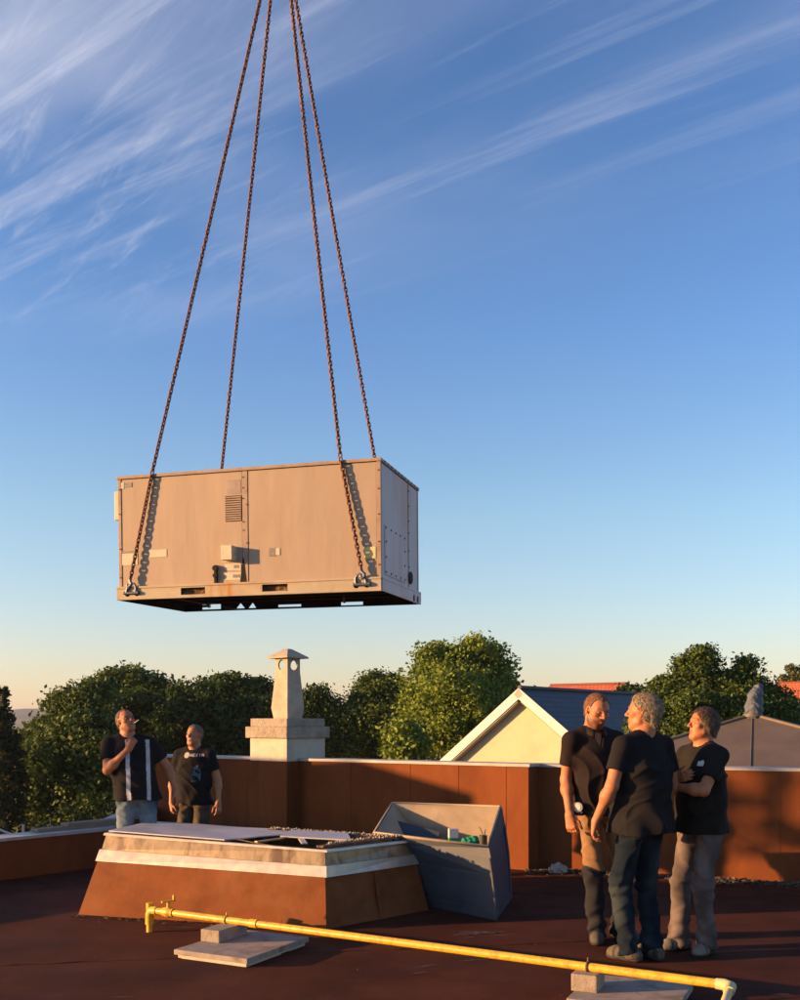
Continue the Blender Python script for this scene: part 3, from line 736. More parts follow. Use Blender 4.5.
# ------------------------------------------------------------------ people
def Rx(a): return np.array([[1,0,0],[0,math.cos(a),-math.sin(a)],[0,math.sin(a),math.cos(a)]])
def Ry(a): return np.array([[math.cos(a),0,math.sin(a)],[0,1,0],[-math.sin(a),0,math.cos(a)]])
def Rz(a): return np.array([[math.cos(a),-math.sin(a),0],[math.sin(a),math.cos(a),0],[0,0,1]])
def nrm(v): v = np.array(v, float); return v/np.linalg.norm(v)
def rotv(v, ax, a):
    ax = nrm(ax); v = np.array(v, float)
    return v*math.cos(a) + np.cross(ax, v)*math.sin(a) + ax*(ax@v)*(1-math.cos(a))

SKIN = mat('skin', (.5,.3,.2), rough=.55, spec=.35, attr='tone', var=.12, var_scale=30, bump=.02, bump_scale=90)
SKIN.node_tree.nodes['Principled BSDF'].inputs['Subsurface Weight'].default_value = .08
SKIN.node_tree.nodes['Principled BSDF'].inputs['Subsurface Radius'].default_value = (.02,.008,.004)
CLOTH = mat('cloth', (.02,.02,.02), rough=.9, spec=.1, attr='tone', var=.22, var_scale=14, bump=.05, bump_scale=260)
HAIRM = mat('hair', (.1,.07,.05), rough=.6, spec=.3, attr='tone', var=.35, var_scale=60, stretch=(1,1,.35), bump=.15, bump_scale=160)
SHOE = mat('shoe_suede', (.12,.09,.06), rough=.85, attr='tone', var=.25, var_scale=25, bump=.05, bump_scale=120)
SOLE = mat('rubber_sole', (.05,.045,.04), rough=.8, var=.2, var_scale=30)
EYEW = mat('eye_white', (.36,.31,.28), rough=.4)
EYED = mat('iris', (.04,.03,.025), rough=.25)

def fold(X, Y, Z, s, a):
    """cloth creases: domain-warped waves"""
    u = X*17 + 2.2*np.sin(Z*9+s) + 1.3*np.sin(Y*13+2*s); v = Z*23 + 2.5*np.sin(X*11+s*1.7) + 1.6*np.sin(Y*15+s)
    w = (X+Z)*31 + 2*np.sin(Y*17+s) + 2*np.sin(Z*13-s)
    rg = (1-np.abs(np.sin(u*.62+.8*np.sin(v*.5))))**2 + (1-np.abs(np.sin(w*.55+1.2*np.sin(u*.4))))**2
    return a*(.45*np.sin(u)+.4*np.sin(v)*np.sin(u*.37+s)+.25*np.sin(w) - 1.0*(rg-.6))

def hand(F, w, d, n, t, curl=(.35,.45,.35), thumb=.6, k=.010, spread=.06):
    """w wrist, d towards the fingers, n palm direction, t towards the thumb side"""
    w, d, n, t = np.array(w, float), nrm(d), nrm(n), nrm(t)
    for o, L in ((.026,.082),(.009,.088),(-.010,.085),(-.027,.076)):
        F.cone(w + t*o*.5, w + d*L + t*o, .016, .0125, k=.02, fl=(*n, 1.15))
    for o, L, q in ((.029,.071,0),(.010,.080,.05),(-.0095,.074,.1),(-.029,.057,.18)):
        p = w + d*.084 + t*o; a = 0; dd = rotv(d, n, 0) + t*(o*spread*20*.1)
        dd = nrm(dd)
        for i, (f, r0, r1) in enumerate(((.45,.0095,.0088),(.3,.0088,.008),(.25,.008,.0066))):
            a += curl[i] + q
            e = dd*math.cos(a) + n*math.sin(a)
            p2 = p + e*L*f; F.cone(p, p2, r0, r1, k=.005); p = p2
    p = w + d*.025 + t*.026 + n*.006
    e = nrm(d*.75 + t*(1-thumb*.6) + n*thumb*.7); p2 = p + e*.042; F.cone(p, p2, .0145, .0115, k=.012)
    e = nrm(d*.95 + t*(.4-thumb*.5) + n*thumb*.6); p3 = p2 + e*.03; F.cone(p2, p3, .0110, .0095, k=.006)
    F.cone(p3, p3 + nrm(e + n*.15)*.022, .0095, .0075, k=.006)

def person(label, loc, yaw, H=1.75, h=.006, girth=1.0, belly=0., head=(0,0,0), armL=None, armR=None, lean=(0,0),
           feet=None, hem=.88, shirt=(.016,.015,.017), pants=None, hair=None, hand_kw=({},{}), vneck=False, shirt_tone=None,
           shoes=(.12,.09,.06), seed=1., sleeve=.62, hips=None, age_tone=(1,1,1), leg_r=1.0, group='men watching the lift'):
    S = H/1.75; hh = h/S
    root = empty('person', loc, (0,0,yaw)); tag(root, label, 'person', group)
    lx, ly = lean
    def L(p): # lean the upper body progressively
        p = np.array(p, float); t = np.clip((p[2]-.9)/.6, 0, 1.3); p[0] += lx*t; p[1] += ly*t; return p
    g = girth
    shl, shr = L((.185*g**.5, .01, 1.425)), L((-.185*g**.5, .01, 1.425))
    aL = armL or dict(e=(.25,.03,1.14), w=(.27,-.03,.89), n=(-.9,.3,0), d=(0,-.1,-1))
    aR = armR or dict(e=(-.25,.03,1.14), w=(-.27,-.03,.89), n=(.9,.3,0), d=(0,-.1,-1))
    arms = []
    for sgn, sh, a, kw in ((1, shl, aL, hand_kw[0]), (-1, shr, aR, hand_kw[1])):
        e, w = np.array(a['e'], float), np.array(a['w'], float); n = nrm(a['n']); d = nrm(a.get('d', w-e))
        n = nrm(n - d*(n@d)); t = a.get('t'); t = nrm(t) if t is not None else nrm(np.cross(d, n))*(1)
        if a.get('t') is None and t[1] > 0: t = -t   # thumbs forward by default
        t = nrm(t - d*(t@d) - n*(t@n))
        arms.append((sgn, sh, e, w, d, n, t, kw))
    ft = feet or dict(L=((.11,.02),8), R=((-.11,.02),-8))
    legs = []
    for sgn, key in ((1,'L'),(-1,'R')):
        (fx, fy), toe = ft[key]; hip = np.array((.088*sgn*g**.4, .01, .90)); ank = np.array((fx, fy, .085))
        td = np.array((math.sin(rad(toe)), -math.cos(rad(toe)), 0))
        Lh = np.linalg.norm(hip-ank); mid = (hip+ank)/2 + np.array((0,0,.0)); bend = math.sqrt(max(0, .415**2-(Lh/2)**2))
        kn = mid + td*min(bend, .10) + np.array((0,0,.0)); legs.append((sgn, hip, kn, ank, td))
    # ---- body
    allp = np.array([shl, shr] + [x for a in arms for x in (a[2], a[3], a[3]+a[4]*.19)] + [x for q in legs for x in (q[2], q[3])] + [(0,0,0),(0,0,1.78)] + [L((0,0,1.65))])
    lo = allp.min(0) - np.array((.10,.17,.01)); hi = allp.max(0) + np.array((.10,.17,.03)); lo[2] = -.01; hi[2] = 1.83
    F = Field(lo, hi, hh)
    F.ell((0,.01,.97), (.16*g,.115*g,.12), k=.05)
    F.ell(L((0,-.01-belly*.5,1.10)), (.145*g,.105*g+belly*.6,.15), k=.05)
    F.ell(L((0,.005,1.29)), (.165*g,.112*g,.18), k=.05)
    for s in (1,-1):
        sh = shl if s > 0 else shr
        F.cone(L((s*.05,.015,1.43)), sh - np.array((s*.02,0,.005)), .055, .055, k=.04)
        F.cone(L((s*.02,.02,1.50)), L((s*.13,.02,1.44)), .042, .036, k=.03)
        F.ell((s*.07,.055,.93), (.080*g,.075,.09), k=.03)
    hy, hp, hr = [rad(q) for q in head]
    HM = Rz(hy) @ Rx(-hp) @ Ry(hr)
    piv = L((0,.015,1.535)); hc = piv + HM @ np.array((0,-.018,.098))
    def Hp(r, f, u): return hc + HM @ np.array((r, -f, u))
    F.cone(L((0,.02,1.44)), Hp(0,-.028,-.055), .062*g**.5, .056*g**.4, k=.03)
    F.cone(L((0,.0,1.47)), Hp(0,.022,-.075), .048*g**.5, .040*g**.4, k=.03)
    F.ell(Hp(0,-.012,.035), (.076,.097,.083), k=.02, M=HM)
    F.ell(Hp(0,.028,-.04), (.057*g**.2,.060,.074), k=.03, M=HM)
    F.ell(Hp(0,.062,-.096), (.026,.020,.019), k=.02, M=HM)
    for s in (1,-1):
        F.cone(Hp(s*.052,.01,-.055), Hp(s*.022,.06,-.092), .018, .016, k=.025)
        F.ell(Hp(s*.042,.055,-.012), (.022,.020,.018), k=.02, M=HM)
        F.ell(Hp(s*.032,.093,.010), (.017,.011,.0055), k=.012, op='s', M=HM)
        F.cone(Hp(s*.010,.086,.032), Hp(s*.046,.068,.030), .0085, .007, k=.012)
        F.ell(Hp(s*.078,-.008,-.002), (.007,.018,.031), k=.006, M=HM@Rz(s*.35))
        F.ell(Hp(s*.080,-.004,.002), (.006,.008,.014), k=.004, op='s', M=HM)
        F.ell(Hp(s*.0125,.094,-.024), (.008,.009,.007), k=.006, M=HM)
        F.cone(Hp(s*.003,.0885,-.052), Hp(s*.022,.079,-.055), .0062, .0035, k=.006)
        F.cone(Hp(s*.003,.0875,-.064), Hp(s*.019,.079,-.060), .0066, .0035, k=.005)
    F.cone(Hp(0,.084,.020), Hp(0,.109,-.020), .0075, .0105, k=.012)
    F.cone(Hp(-.018,.087,-.0585), Hp(.018,.087,-.0585), .0028, .0028, k=.003, op='s')
    for sgn, sh, e, w, d, n, t, kw in arms:
        F.cone(sh, e, .052*g**.6, .040*g**.4, k=.03); F.cone(e, w, .041*g**.4, .026*g**.2, k=.02)
        m = e + (w-e)*.28; F.ell(m, (.046*g**.4,)*3, k=.03)
        F.cone(w, w + d*.03, .026, .024, k=.015, fl=(*n, 1.2))
        hand(F, w, d, n, t, **kw)
    for sgn, hip, kn, ank, td in legs:
        F.cone(hip, kn, .080*g**.5*leg_r, .048*leg_r, k=.04); F.cone(kn, ank, .045*leg_r, .034, k=.03)
        F.ell(kn + (ank-kn)*.3 - td*.008, (.044*leg_r,.044*leg_r,.10), k=.03)
        F.cone(ank - td*.03 - np.array((0,0,.04)), ank + td*.14 - np.array((0,0,.055)), .036, .027, k=.03)
    P, Q = F.mesh()
    tone = np.ones((len(P), 4), np.float32); base = np.array((.50,.215,.100))*np.array(age_tone)
    tone[:, :3] = base
    hl = (P - hc) @ HM; r_, f_, u_ = hl[:,0], -hl[:,1], hl[:,2]
    def blend(mask, col):
        m = np.clip(mask, 0, 1)[:,None]; tone[:, :3] = tone[:, :3]*(1-m) + np.array(col)*m
    inh = (np.abs(u_) < .14) & (np.abs(r_) < .11)
    blend(inh*np.exp(-((r_/.022)**2+((u_+.058)/.009)**2))*(f_ > .06)*.8, base*np.array((.85,.5,.5)))
    blend(inh*np.exp(-(((np.abs(r_)-.03)/.020)**4+((u_-.034)/.0055)**2))*(f_ > .05)*.7, base*np.array((.3,.25,.22)))
    blend(inh*np.exp(-(((np.abs(r_)-.031)/.016)**2+((u_-.006)/.009)**2))*(f_ > .05)*.5, base*np.array((.5,.4,.38)))
    blend(inh*np.exp(-(r_/.03)**2-((u_+.015)/.02)**2)*(f_ > .08)*.35, base*np.array((1.1,.75,.7)))
    if hair and hair.get('beard'):
        bm_ = inh*(f_ > .0)*np.clip((-.035-u_)/.015, 0, 1)*((np.abs(u_+.058) > .005)|(np.abs(r_) > .02))
        blend(bm_*.92, hair['beard'])
    elif hair and hair.get('stubble'):
        blend(inh*(f_ > .0)*np.clip((-.04-u_)/.02, 0, 1)*.35, base*np.array((.55,.55,.58)))
    body = npmesh('body', P*S, Q, SKIN, root, tone)
    tag(body)
    # ---- eyes
    for s in (1,-1):
        c = Hp(s*.031,.0735,.008)*S
        mb = MB(); bmesh.ops.create_uvsphere(mb.bm, u_segments=12, v_segments=8, radius=.0112*S, matrix=Matrix.Translation(c) @ Matrix([list(q) for q in HM]).to_4x4() @ Matrix.Diagonal((1,1,.52,1)))
        ey = mb.build('eye', EYEW, root)
        c2 = (Hp(s*.031,.0800,.008))*S
        mb = MB(); bmesh.ops.create_uvsphere(mb.bm, u_segments=10, v_segments=6, radius=.0054*S, matrix=Matrix.Translation(c2) @ Matrix([list(q) for q in HM]).to_4x4() @ Matrix.Diagonal((1,1,.85,1))); mb.build('iris', EYED, ey)
    # ---- hair
    if hair:
        off = hair.get('off', .010); FH = Field(hc-.19, hc+.19, min(hh, .0055))
        FH.ell(Hp(0,-.014,.037), (.077+off*.8,.098+off,.084+off), k=.02, M=HM)
        if hair.get('nape', 1): FH.cone(Hp(0,-.06,-.0), Hp(0,-.062,-hair.get('low',.06)), .052+off*.6, .045+off*.4, k=.03)
        for s in (1,-1):
            if hair.get('sides', 0): FH.cone(Hp(s*.055,.0,.02), Hp(s*.058,-.02,-hair['sides']), .030, .026, k=.02)
        X, Y, Z = FH.pts((slice(None),)*3)
        dx, dy, dz = X-hc[0], Y-hc[1], Z-hc[2]
        r = dx*HM[0][0]+dy*HM[1][0]+dz*HM[2][0]; f = -(dx*HM[0][1]+dy*HM[1][1]+dz*HM[2][1]); u = dx*HM[0][2]+dy*HM[1][2]+dz*HM[2][2]
        sl = hair.get('slope', .62); f0 = hair.get('f0', .012)
        front = f - sl*u - f0 + .008*np.sin(r*90) + hair.get('recede', 0)*np.exp(-((np.abs(r)-.045)/.02)**2)
        e = np.maximum(FH.d, front*.85)
        if not hair.get('cover', 0):
            ear = np.sqrt(((np.abs(r)-.08)/.03)**2+((f-.002)/.026)**2+((u+.002)/.036)**2)-1
            e = np.maximum(e, -ear*.028)
        e = np.maximum(e, (-u-hair.get('low',.06)+.01*np.sin(r*70+f*50)))
        a = hair.get('rough', .0025)
        e = e + a*(np.sin(r*260+4*np.sin(u*35+f*30))*.6+np.sin(f*240+u*60+4*np.sin(r*50))*.6)
        FH.d = e.astype(np.float32); P2, Q2 = FH.mesh()
        c1, c2 = np.array(hair['c1']), np.array(hair['c2'])
        hl2 = (P2-hc)@HM; nz = .5+.5*np.sin(hl2[:,0]*150+4*np.sin(hl2[:,2]*30))*np.sin(hl2[:,1]*120+3*np.sin(hl2[:,2]*25+hl2[:,0]*60))
        side = np.clip((.06-hl2[:,2])/.09, 0, 1) if hair.get('graysides') else .5
        w_ = np.clip(nz*.7+side*.5-.1, 0, 1)[:,None]
        t2 = np.ones((len(P2),4)); t2[:,:3] = c1*(1-w_)+c2*w_
        # loose strands break the silhouette
        gs = np.random.default_rng(int(seed*100)); ns = hair.get('strands', 1600)
        f4 = Q2; e1 = P2[f4[:,1]]-P2[f4[:,0]]; e2 = P2[f4[:,2]]-P2[f4[:,0]]; fn_ = np.cross(e1, e2); fn_ /= np.linalg.norm(fn_,axis=1)[:,None]+1e-9
        ii = gs.integers(0, len(f4), ns); c0 = P2[f4[ii]].mean(1); nn = fn_[ii]
        dn = (HM @ np.array((0,.5,-1.0))) + gs.normal(size=(ns,3))*.35; tt = dn - nn*(dn*nn).sum(1)[:,None]; tt /= np.linalg.norm(tt,axis=1)[:,None]
        bb = np.cross(nn, tt); L_ = gs.uniform(.35,1.0,ns)[:,None]*hair.get('len', .022); W_ = .0016
        q0 = c0-bb*W_-nn*.001; q1 = c0+bb*W_-nn*.001; q2 = c0+tt*L_+nn*L_*gs.uniform(.02,.30,ns)[:,None]+bb*W_*.3; q3 = q2-bb*W_*.6
        SV = np.stack([q0,q1,q2,q3],1).reshape(-1,3); SF = np.arange(ns*4).reshape(ns,4)+len(P2)
        st = t2[f4[ii,0]]; st = st*np.concatenate([np.repeat(gs.uniform(.6,1.7,ns)[:,None],3,1), np.ones((ns,1))],1); st = np.repeat(st,4,0)
        P2 = np.concatenate([P2, SV]); Q2 = np.concatenate([Q2, SF]); t2 = np.concatenate([t2, st])
        if len(P2): npmesh('hair', P2*S, Q2, HAIRM, root, t2)
    # ---- shirt
    off = .020
    lo2 = np.array((-.42,-.42,hem-.03)); hi2 = np.array((.42,.36,1.56))
    for sgn, sh, e, w, *_ in arms:
        se = sh+(e-sh)*sleeve; lo2 = np.minimum(lo2, se-.12); hi2 = np.maximum(hi2, se+.12)
    lo2[2] = hem-.03
    FS = Field(lo2, hi2, max(hh, .0065)); 
    FS.ell(L((0,.005,1.29)), (.165*g,.112*g,.19), k=.06, off=off)
    FS.ell(L((0,-.01-belly*.5,1.10)), (.147*g,.108*g+belly*.6,.17), k=.06, off=off)
    gx, gy = (.162*g+off*1.1), (.136*g+off*1.1+belly*.25)
    def cyl(X, Y, Z):
        t = np.clip((Z-.9)/.6, 0, 1); x = X-lx*t; y = Y-ly*t-.022+belly*.2
        fl = 1+.13*np.clip((1.02-Z)/.12, 0, 1)-.05*np.clip((Z-1.1)/.15, 0, 1)
        e = (np.sqrt((x/(gx*fl))**2+(y/(gy*fl))**2)-1)*gy
        return np.maximum(e, Z-1.27)
    FS.func(cyl, .07, 'u')
    for s in (1,-1):
        sh = shl if s > 0 else shr
        FS.cone(L((s*.05,.015,1.44)), sh - np.array((s*.015,0,.008)), .055, .054, k=.04, off=off*.5)
        FS.cone(L((s*.03,.022,1.485)), L((s*.13,.02,1.445)), .045, .038, k=.03, off=off*.5)
    FS.displace(lambda X,Y,Z: fold(X,Y,Z,seed,.0085*np.clip((1.45-Z)/.2,.15,1)) + .009*np.sin(X*36+2.5*np.sin(Z*7+seed)+seed)*np.clip((1.15-Z)/.25,0,1))
    for sgn, sh, e, w, *_ in arms:
        d_ = nrm(e-sh)
        FS.cone(sh - np.array((0,0,.006)), e, .053*g**.6, (.063 if not vneck else .057)*g**.5, k=.035, off=.006, clip=sleeve)
    X, Y, Z = FS.pts((slice(None),)*3)
    hemz = hem + .010*np.sin(X*14+seed) + .006*np.sin(Y*17+seed)
    d1 = np.maximum(FS.d, np.where(Z < hem+.1, hemz - Z, -1))
    nb = L((0,.012,1.505)); nx_, ny_, nz_ = X-nb[0], Y-nb[1], Z-nb[2]
    neck = np.sqrt((nx_/.073)**2+((ny_+.002)/.076)**2+(nz_/.052)**2)-1
    d1 = np.maximum(d1, -neck*.05)
    if vneck:
        v = np.maximum(np.abs(nx_)-np.clip((nz_+.15)*.36,0,.06), np.maximum(ny_+.02, -(nz_+.13)))
        d1 = np.maximum(d1, -v)
    FS.d = d1.astype(np.float32); P3, Q3 = FS.mesh()
    t3 = np.ones((len(P3),4)); t3[:,:3] = shirt
    if shirt_tone: shirt_tone(P3, t3)
    sh_o = npmesh('shirt', P3*S, Q3, CLOTH, root, t3)
    # ---- trousers
    lo4 = np.array((min(-.26, min(q[3][0] for q in legs)-.13), min(q[3][1] for q in legs)-.2, 0.02)); hi4 = np.array((max(.26, max(q[3][0] for q in legs)+.13), .26, 1.04))
    lo4[1] = min(lo4[1], -.22)
    FT = Field(lo4, hi4, max(hh,.0065)); o = .014
    FT.ell((0,.01,.97), (.150*g,.108*g,.12), k=.05, off=.007)
    for s in (1,-1): FT.ell((s*.07,.052,.91), (.082*g,.075,.09), k=.03, off=o)
    for sgn, hip, kn, ank, td in legs:
        FT.cone(hip, kn, .086*g**.5*leg_r, .068*leg_r, k=.03, off=o*.7)
        FT.cone(kn, ank - np.array((0,0,.075)), .068*leg_r, .064*leg_r, k=.03, off=o*.6, fl=None)
        FT.ell(ank+np.array((0,0,.02))+td*.012, (.072*leg_r,.078*leg_r,.07), k=.03)
    def tf(X,Y,Z):
        cuff = np.clip((.30-Z)/.2,0,1); knee = np.exp(-((Z-.5)/.08)**2); hipf = np.exp(-((Z-.84)/.07)**2)
        return (fold(X,Y,Z,seed+2,.0060) + .0085*cuff*np.sin(Z*62+3*np.sin(X*14+seed)+2*np.sin(Y*12)) + .006*knee*np.sin(Z*75+4*X*10+seed)
                + .006*hipf*np.sin(Z*60+np.abs(X)*45+seed) + .003*np.sin(X*60+3*np.sin(Z*10)+seed))
    FT.displace(tf)
    X, Y, Z = FT.pts((slice(None),)*3)
    FT.d = np.maximum(np.maximum(FT.d, Z-1.02), (.035+.012*np.sin(X*40+Y*30+seed))-Z).astype(np.float32)
    P4, Q4 = FT.mesh(); t4 = np.ones((len(P4),4)); pants(P4, t4)
    npmesh('trousers', P4*S, Q4, CLOTH, root, t4)
    # ---- shoes
    for sgn, hip, kn, ank, td in legs:
        b = np.array((ank[0], ank[1], 0)); heel = b - td*.055; toe = b + td*.165
        lo5 = np.minimum(heel, toe) - .08; hi5 = np.maximum(heel, toe) + .08; lo5[2] = -.01; hi5[2] = .15
        FX = Field(lo5, hi5, .005); z = lambda v: np.array((0,0,v))
        sd = np.array((td[1], -td[0], 0))
        FX.cone(heel+z(.045), b+z(.060), .040, .046, k=.03); FX.cone(b+z(.05), b+td*.10+z(.042), .046, .042, k=.03); FX.cone(b+td*.09+z(.04), toe-td*.03+z(.034), .045, .038, k=.03)
        FX.cone(b+z(.05), b+z(.11), .044, .046, k=.02)
        for q in (.045,.065,.085): FX.cone(b+td*q+sd*.022+z(.088-q*.28), b+td*q-sd*.022+z(.088-q*.28), .005, .005, k=.003)
        X, Y, Z = FX.pts((slice(None),)*3)
        base_ = FX.d.copy(); FX.d = np.maximum(base_, .018-Z).astype(np.float32)
        P5, Q5 = FX.mesh(); t5 = np.ones((len(P5),4)); t5[:,:3] = shoes
        al = (P5-b)@td; ac_ = (P5-b)@sd; md = ((np.abs(ac_) > .022) & (np.sin(al*75) > .1) & (al < .10)) | ((al > .045) & (al < .10) & (np.abs(ac_) < .02) & (np.sin(al*330) > 0)); t5[md,:3] *= .35
        so = npmesh('shoe', P5*S, Q5, SHOE, root, t5)
        FX.d = np.maximum(np.maximum(base_-.006, Z-.024), .0015-Z).astype(np.float32)
        P6, Q6 = FX.mesh(); npmesh('sole', P6*S, Q6, SOLE, so)
    return root, dict(hc=hc*S, HM=HM, Hp=lambda r,f,u: Hp(r,f,u)*S, S=S, shirt=sh_o, arms=arms, root=root)

def flat_pants(c1, c2=None, fade=None, low=None, zl=.5):
    def fn(P, t):
        t[:,:3] = c1
        if c2 is not None:
            w = np.clip(.5+.5*np.sin(P[:,0]*30+3*np.sin(P[:,2]*12))*np.sin(P[:,2]*9+2), 0, 1)[:,None]*.6; t[:,:3] = t[:,:3]*(1-w)+np.array(c2)*w
        if low is not None:
            m = (P[:,2] < zl + .02*np.sin(P[:,0]*25))[:,None]; t[:,:3] = np.where(m, np.array(low), t[:,:3])
    return fn

def decal(name, outlines, who, origin, right, up, normal, material, lift=.004):
    """print on cloth: each outline (2-D polygon, metres) is dropped onto the shirt along -normal"""
    sh = who['shirt']; me = sh.data
    vs = [v.co.copy() for v in me.vertices]; bvh = BVHTree.FromPolygons(vs, [tuple(p.vertices) for p in me.polygons])
    o, r, u, n = Vector(origin), Vector(right).normalized(), Vector(up).normalized(), Vector(normal).normalized()
    mb = MB()
    for pl in outlines:
        # subdivide edges so that the print follows the cloth
        pts = []
        for i in range(len(pl)):
            a, b = Vector(pl[i]), Vector(pl[(i+1)%len(pl)]); k = max(1, int((b-a).length/.012))
            for j in range(k): pts.append(a.lerp(b, j/k))
        V = []
        for p in pts:
            q = o + r*p.x + u*p.y + n*.3
            hit = bvh.ray_cast(q, -n)
            V.append((hit[0] + n*lift) if hit[0] is not None else (o + r*p.x + u*p.y))
        tris = tessellate_polygon([[Vector((p.x,p.y,0)) for p in pts]])
        vv = [mb.bm.verts.new(v) for v in V]
        for t in tris:
            try: mb.bm.faces.new([vv[i] for i in t])
            except ValueError: pass
    return mb.build(name, material, sh)
# ------------------------------------------------------------------ the rooftop unit hanging from four chains
BEI = mat('beige_cabinet_paint', (.50,.38,.27), rough=.55, var=.06, var_scale=1.2, stain=(.40,.27,.18), stain_scale=1.6, stain_amt=.28, stretch=(1.5,1,.5), bump=.12, bump_scale=2.4, spec=.3)
def rust_run(m, x0, w_, col):
    nt = m.node_tree; b = nt.nodes['Principled BSDF']; src = b.inputs['Base Color'].links[0].from_socket
    tc = _n(nt,'ShaderNodeTexCoord'); sx = _n(nt,'ShaderNodeSeparateXYZ'); nt.links.new(tc.outputs['Object'], sx.inputs[0])
    a = _n(nt,'ShaderNodeMath'); a.operation='SUBTRACT'; nt.links.new(sx.outputs['X'], a.inputs[0]); a.inputs[1].default_value = x0
    a2 = _n(nt,'ShaderNodeMath'); a2.operation='ABSOLUTE'; nt.links.new(a.outputs[0], a2.inputs[0])
    r_ = _n(nt,'ShaderNodeMapRange'); r_.interpolation_type='SMOOTHSTEP'; r_.inputs['From Min'].default_value = w_; r_.inputs['From Max'].default_value = 0; nt.links.new(a2.outputs[0], r_.inputs['Value'])
    mp = _n(nt,'ShaderNodeMapping'); mp.inputs['Scale'].default_value = (9,9,1.5); nt.links.new(tc.outputs['Object'], mp.inputs['Vector'])
    nz = _n(nt,'ShaderNodeTexNoise'); nz.inputs['Scale'].default_value = 2; nz.inputs['Detail'].default_value = 6; nt.links.new(mp.outputs[0], nz.inputs['Vector'])
    r2 = _n(nt,'ShaderNodeMapRange'); r2.inputs['From Min'].default_value = .35; r2.inputs['From Max'].default_value = .6; nt.links.new(nz.outputs['Fac'], r2.inputs['Value'])
    mm = _n(nt,'ShaderNodeMath'); mm.operation='MULTIPLY'; nt.links.new(r_.outputs[0], mm.inputs[0]); nt.links.new(r2.outputs[0], mm.inputs[1])
    mx = _n(nt,'ShaderNodeMix'); mx.data_type='RGBA'; nt.links.new(mm.outputs[0], mx.inputs['Factor']); nt.links.new(src, mx.inputs['A']); mx.inputs['B'].default_value = (*col,1)
    nt.links.new(mx.outputs['Result'], b.inputs['Base Color'])
BEI2 = mat('lifted_side_paint', (.74,.62,.60), rough=.6, var=.10, var_scale=3, stain=(.72,.36,.25), stain_scale=1.6, stain_amt=.6, stretch=(1,1,.35), spec=.3)  # brightness of the unlit side is put into its paler colour; streaks are rust
TRIM = mat('beige_edge_trim', (.45,.33,.24), rough=.55, var=.12, var_scale=4, stain=(.3,.15,.08), stain_scale=9, stain_amt=.6)
RAIL = mat('base_rail', (.55,.46,.31), rough=.55, var=.15, var_scale=5, stain=(.42,.27,.11), stain_scale=4, stain_amt=.6, stretch=(.6,1,1))
rust_run(RAIL, -1.50, .34, (.40,.17,.03))
RSTN = mat('rust_stain', (.45,.20,.05), rough=.8, var=.35, var_scale=14, stain=(.60,.44,.20), stain_scale=7, stain_amt=.8)
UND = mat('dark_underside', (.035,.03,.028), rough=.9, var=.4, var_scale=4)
DRK = mat('dark_recess', (.02,.016,.014), rough=.9)
STK = mat('yellowed_label', (.72,.66,.48), rough=.5, var=.1, var_scale=20, stain=(.5,.42,.28), stain_scale=20, stain_amt=.5)
STKG = mat('grey_label', (.30,.27,.22), rough=.5, var=.4, var_scale=60)
BOLT = mat('bolt_head', (.09,.06,.045), rough=.7, var=.3, var_scale=40)
UW, UD, UH = 2.60, 1.49, 1.21; RB = .115
un = empty('rooftop_air_handling_unit', (-.175,9.13,2.816), (.025,0,-.267)); un.scale = (1.03,.93,1.0); tag(un, 'large beige metal air-conditioning unit hanging in the air from four chains', 'air conditioner')
MB().box((-UW+.012,.012,RB),(-.012,UD-.012,UH-.03)).build('cabinet', UND, un)
x_m = -1.295
def screws(pts, par, ax='y', r=.006):
    for p in pts:
        mb = MB(); d = {'y':(0,1,0),'x':(1,0,0)}[ax]; mb.disc(p, d, r, .008, 7); mb.build('screw', BOLT, par)
fl = MB().box((-UW+.035,0,RB+.012),(x_m-.030,.013,UH-.035),bevel=.003).build('front_panel', BEI, un)
fr = MB().box((x_m+.032,0.001,RB+.012),(-.037,.013,UH-.035),bevel=.003).build('front_panel', BEI, un)
mu = MB().box((x_m-.026,-.004,RB+.006),(x_m+.028,.014,UH-.034),bevel=.003).build('mullion', TRIM, un)
screws([(x_m-.016,-.006,z) for z in (.30,.62,.70,.92,1.02,1.12)]+[(x_m+.018,-.006,z) for z in (.50,.86)], mu)
for nm, lo, hi in (('corner_post',(-UW,-.006,RB),(-UW+.032,.04,UH-.03)),('corner_post',(-.034,-.006,RB),(.006,.036,UH-.03)),('corner_post',(-.034,UD-.04,RB),(.006,UD+.004,UH-.03)),('corner_post',(-UW,UD-.04,RB),(-UW+.032,UD+.004,UH-.03))):
    p_ = MB().box(lo,hi,bevel=.003).build(nm, TRIM, un)
    if lo[0] > -.1 and lo[1] < .1: screws([(-.014,-.008,z) for z in (.24,.45,.7,.93,1.1)], p_)
    if lo[0] < -.1 and lo[1] < .1: screws([(-UW+.016,-.008,z) for z in (.22,.5,.84,1.08)], p_)
MB().box((-UW,.014,RB+.01),(-UW+.010,UD-.03,UH-.03)).build('end_panel', BEI, un)
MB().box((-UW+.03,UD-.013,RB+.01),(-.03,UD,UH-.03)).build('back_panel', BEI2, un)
tp = MB().box((-UW-.012,-.018,UH-.030),(.016,UD+.012,UH),bevel=.006).build('top_cover', TRIM, un)
screws([(.019,y,UH-.015) for y in np.linspace(.1,UD-.08,11)], tp, 'x', .009)
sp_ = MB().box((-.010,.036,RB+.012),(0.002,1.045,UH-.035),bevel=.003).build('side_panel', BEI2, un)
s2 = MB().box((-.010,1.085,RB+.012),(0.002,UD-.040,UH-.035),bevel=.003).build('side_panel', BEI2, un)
smu = MB().box((-.006,1.047,RB+.006),(.006,1.083,UH-.034),bevel=.002).build('side_mullion', TRIM, un)
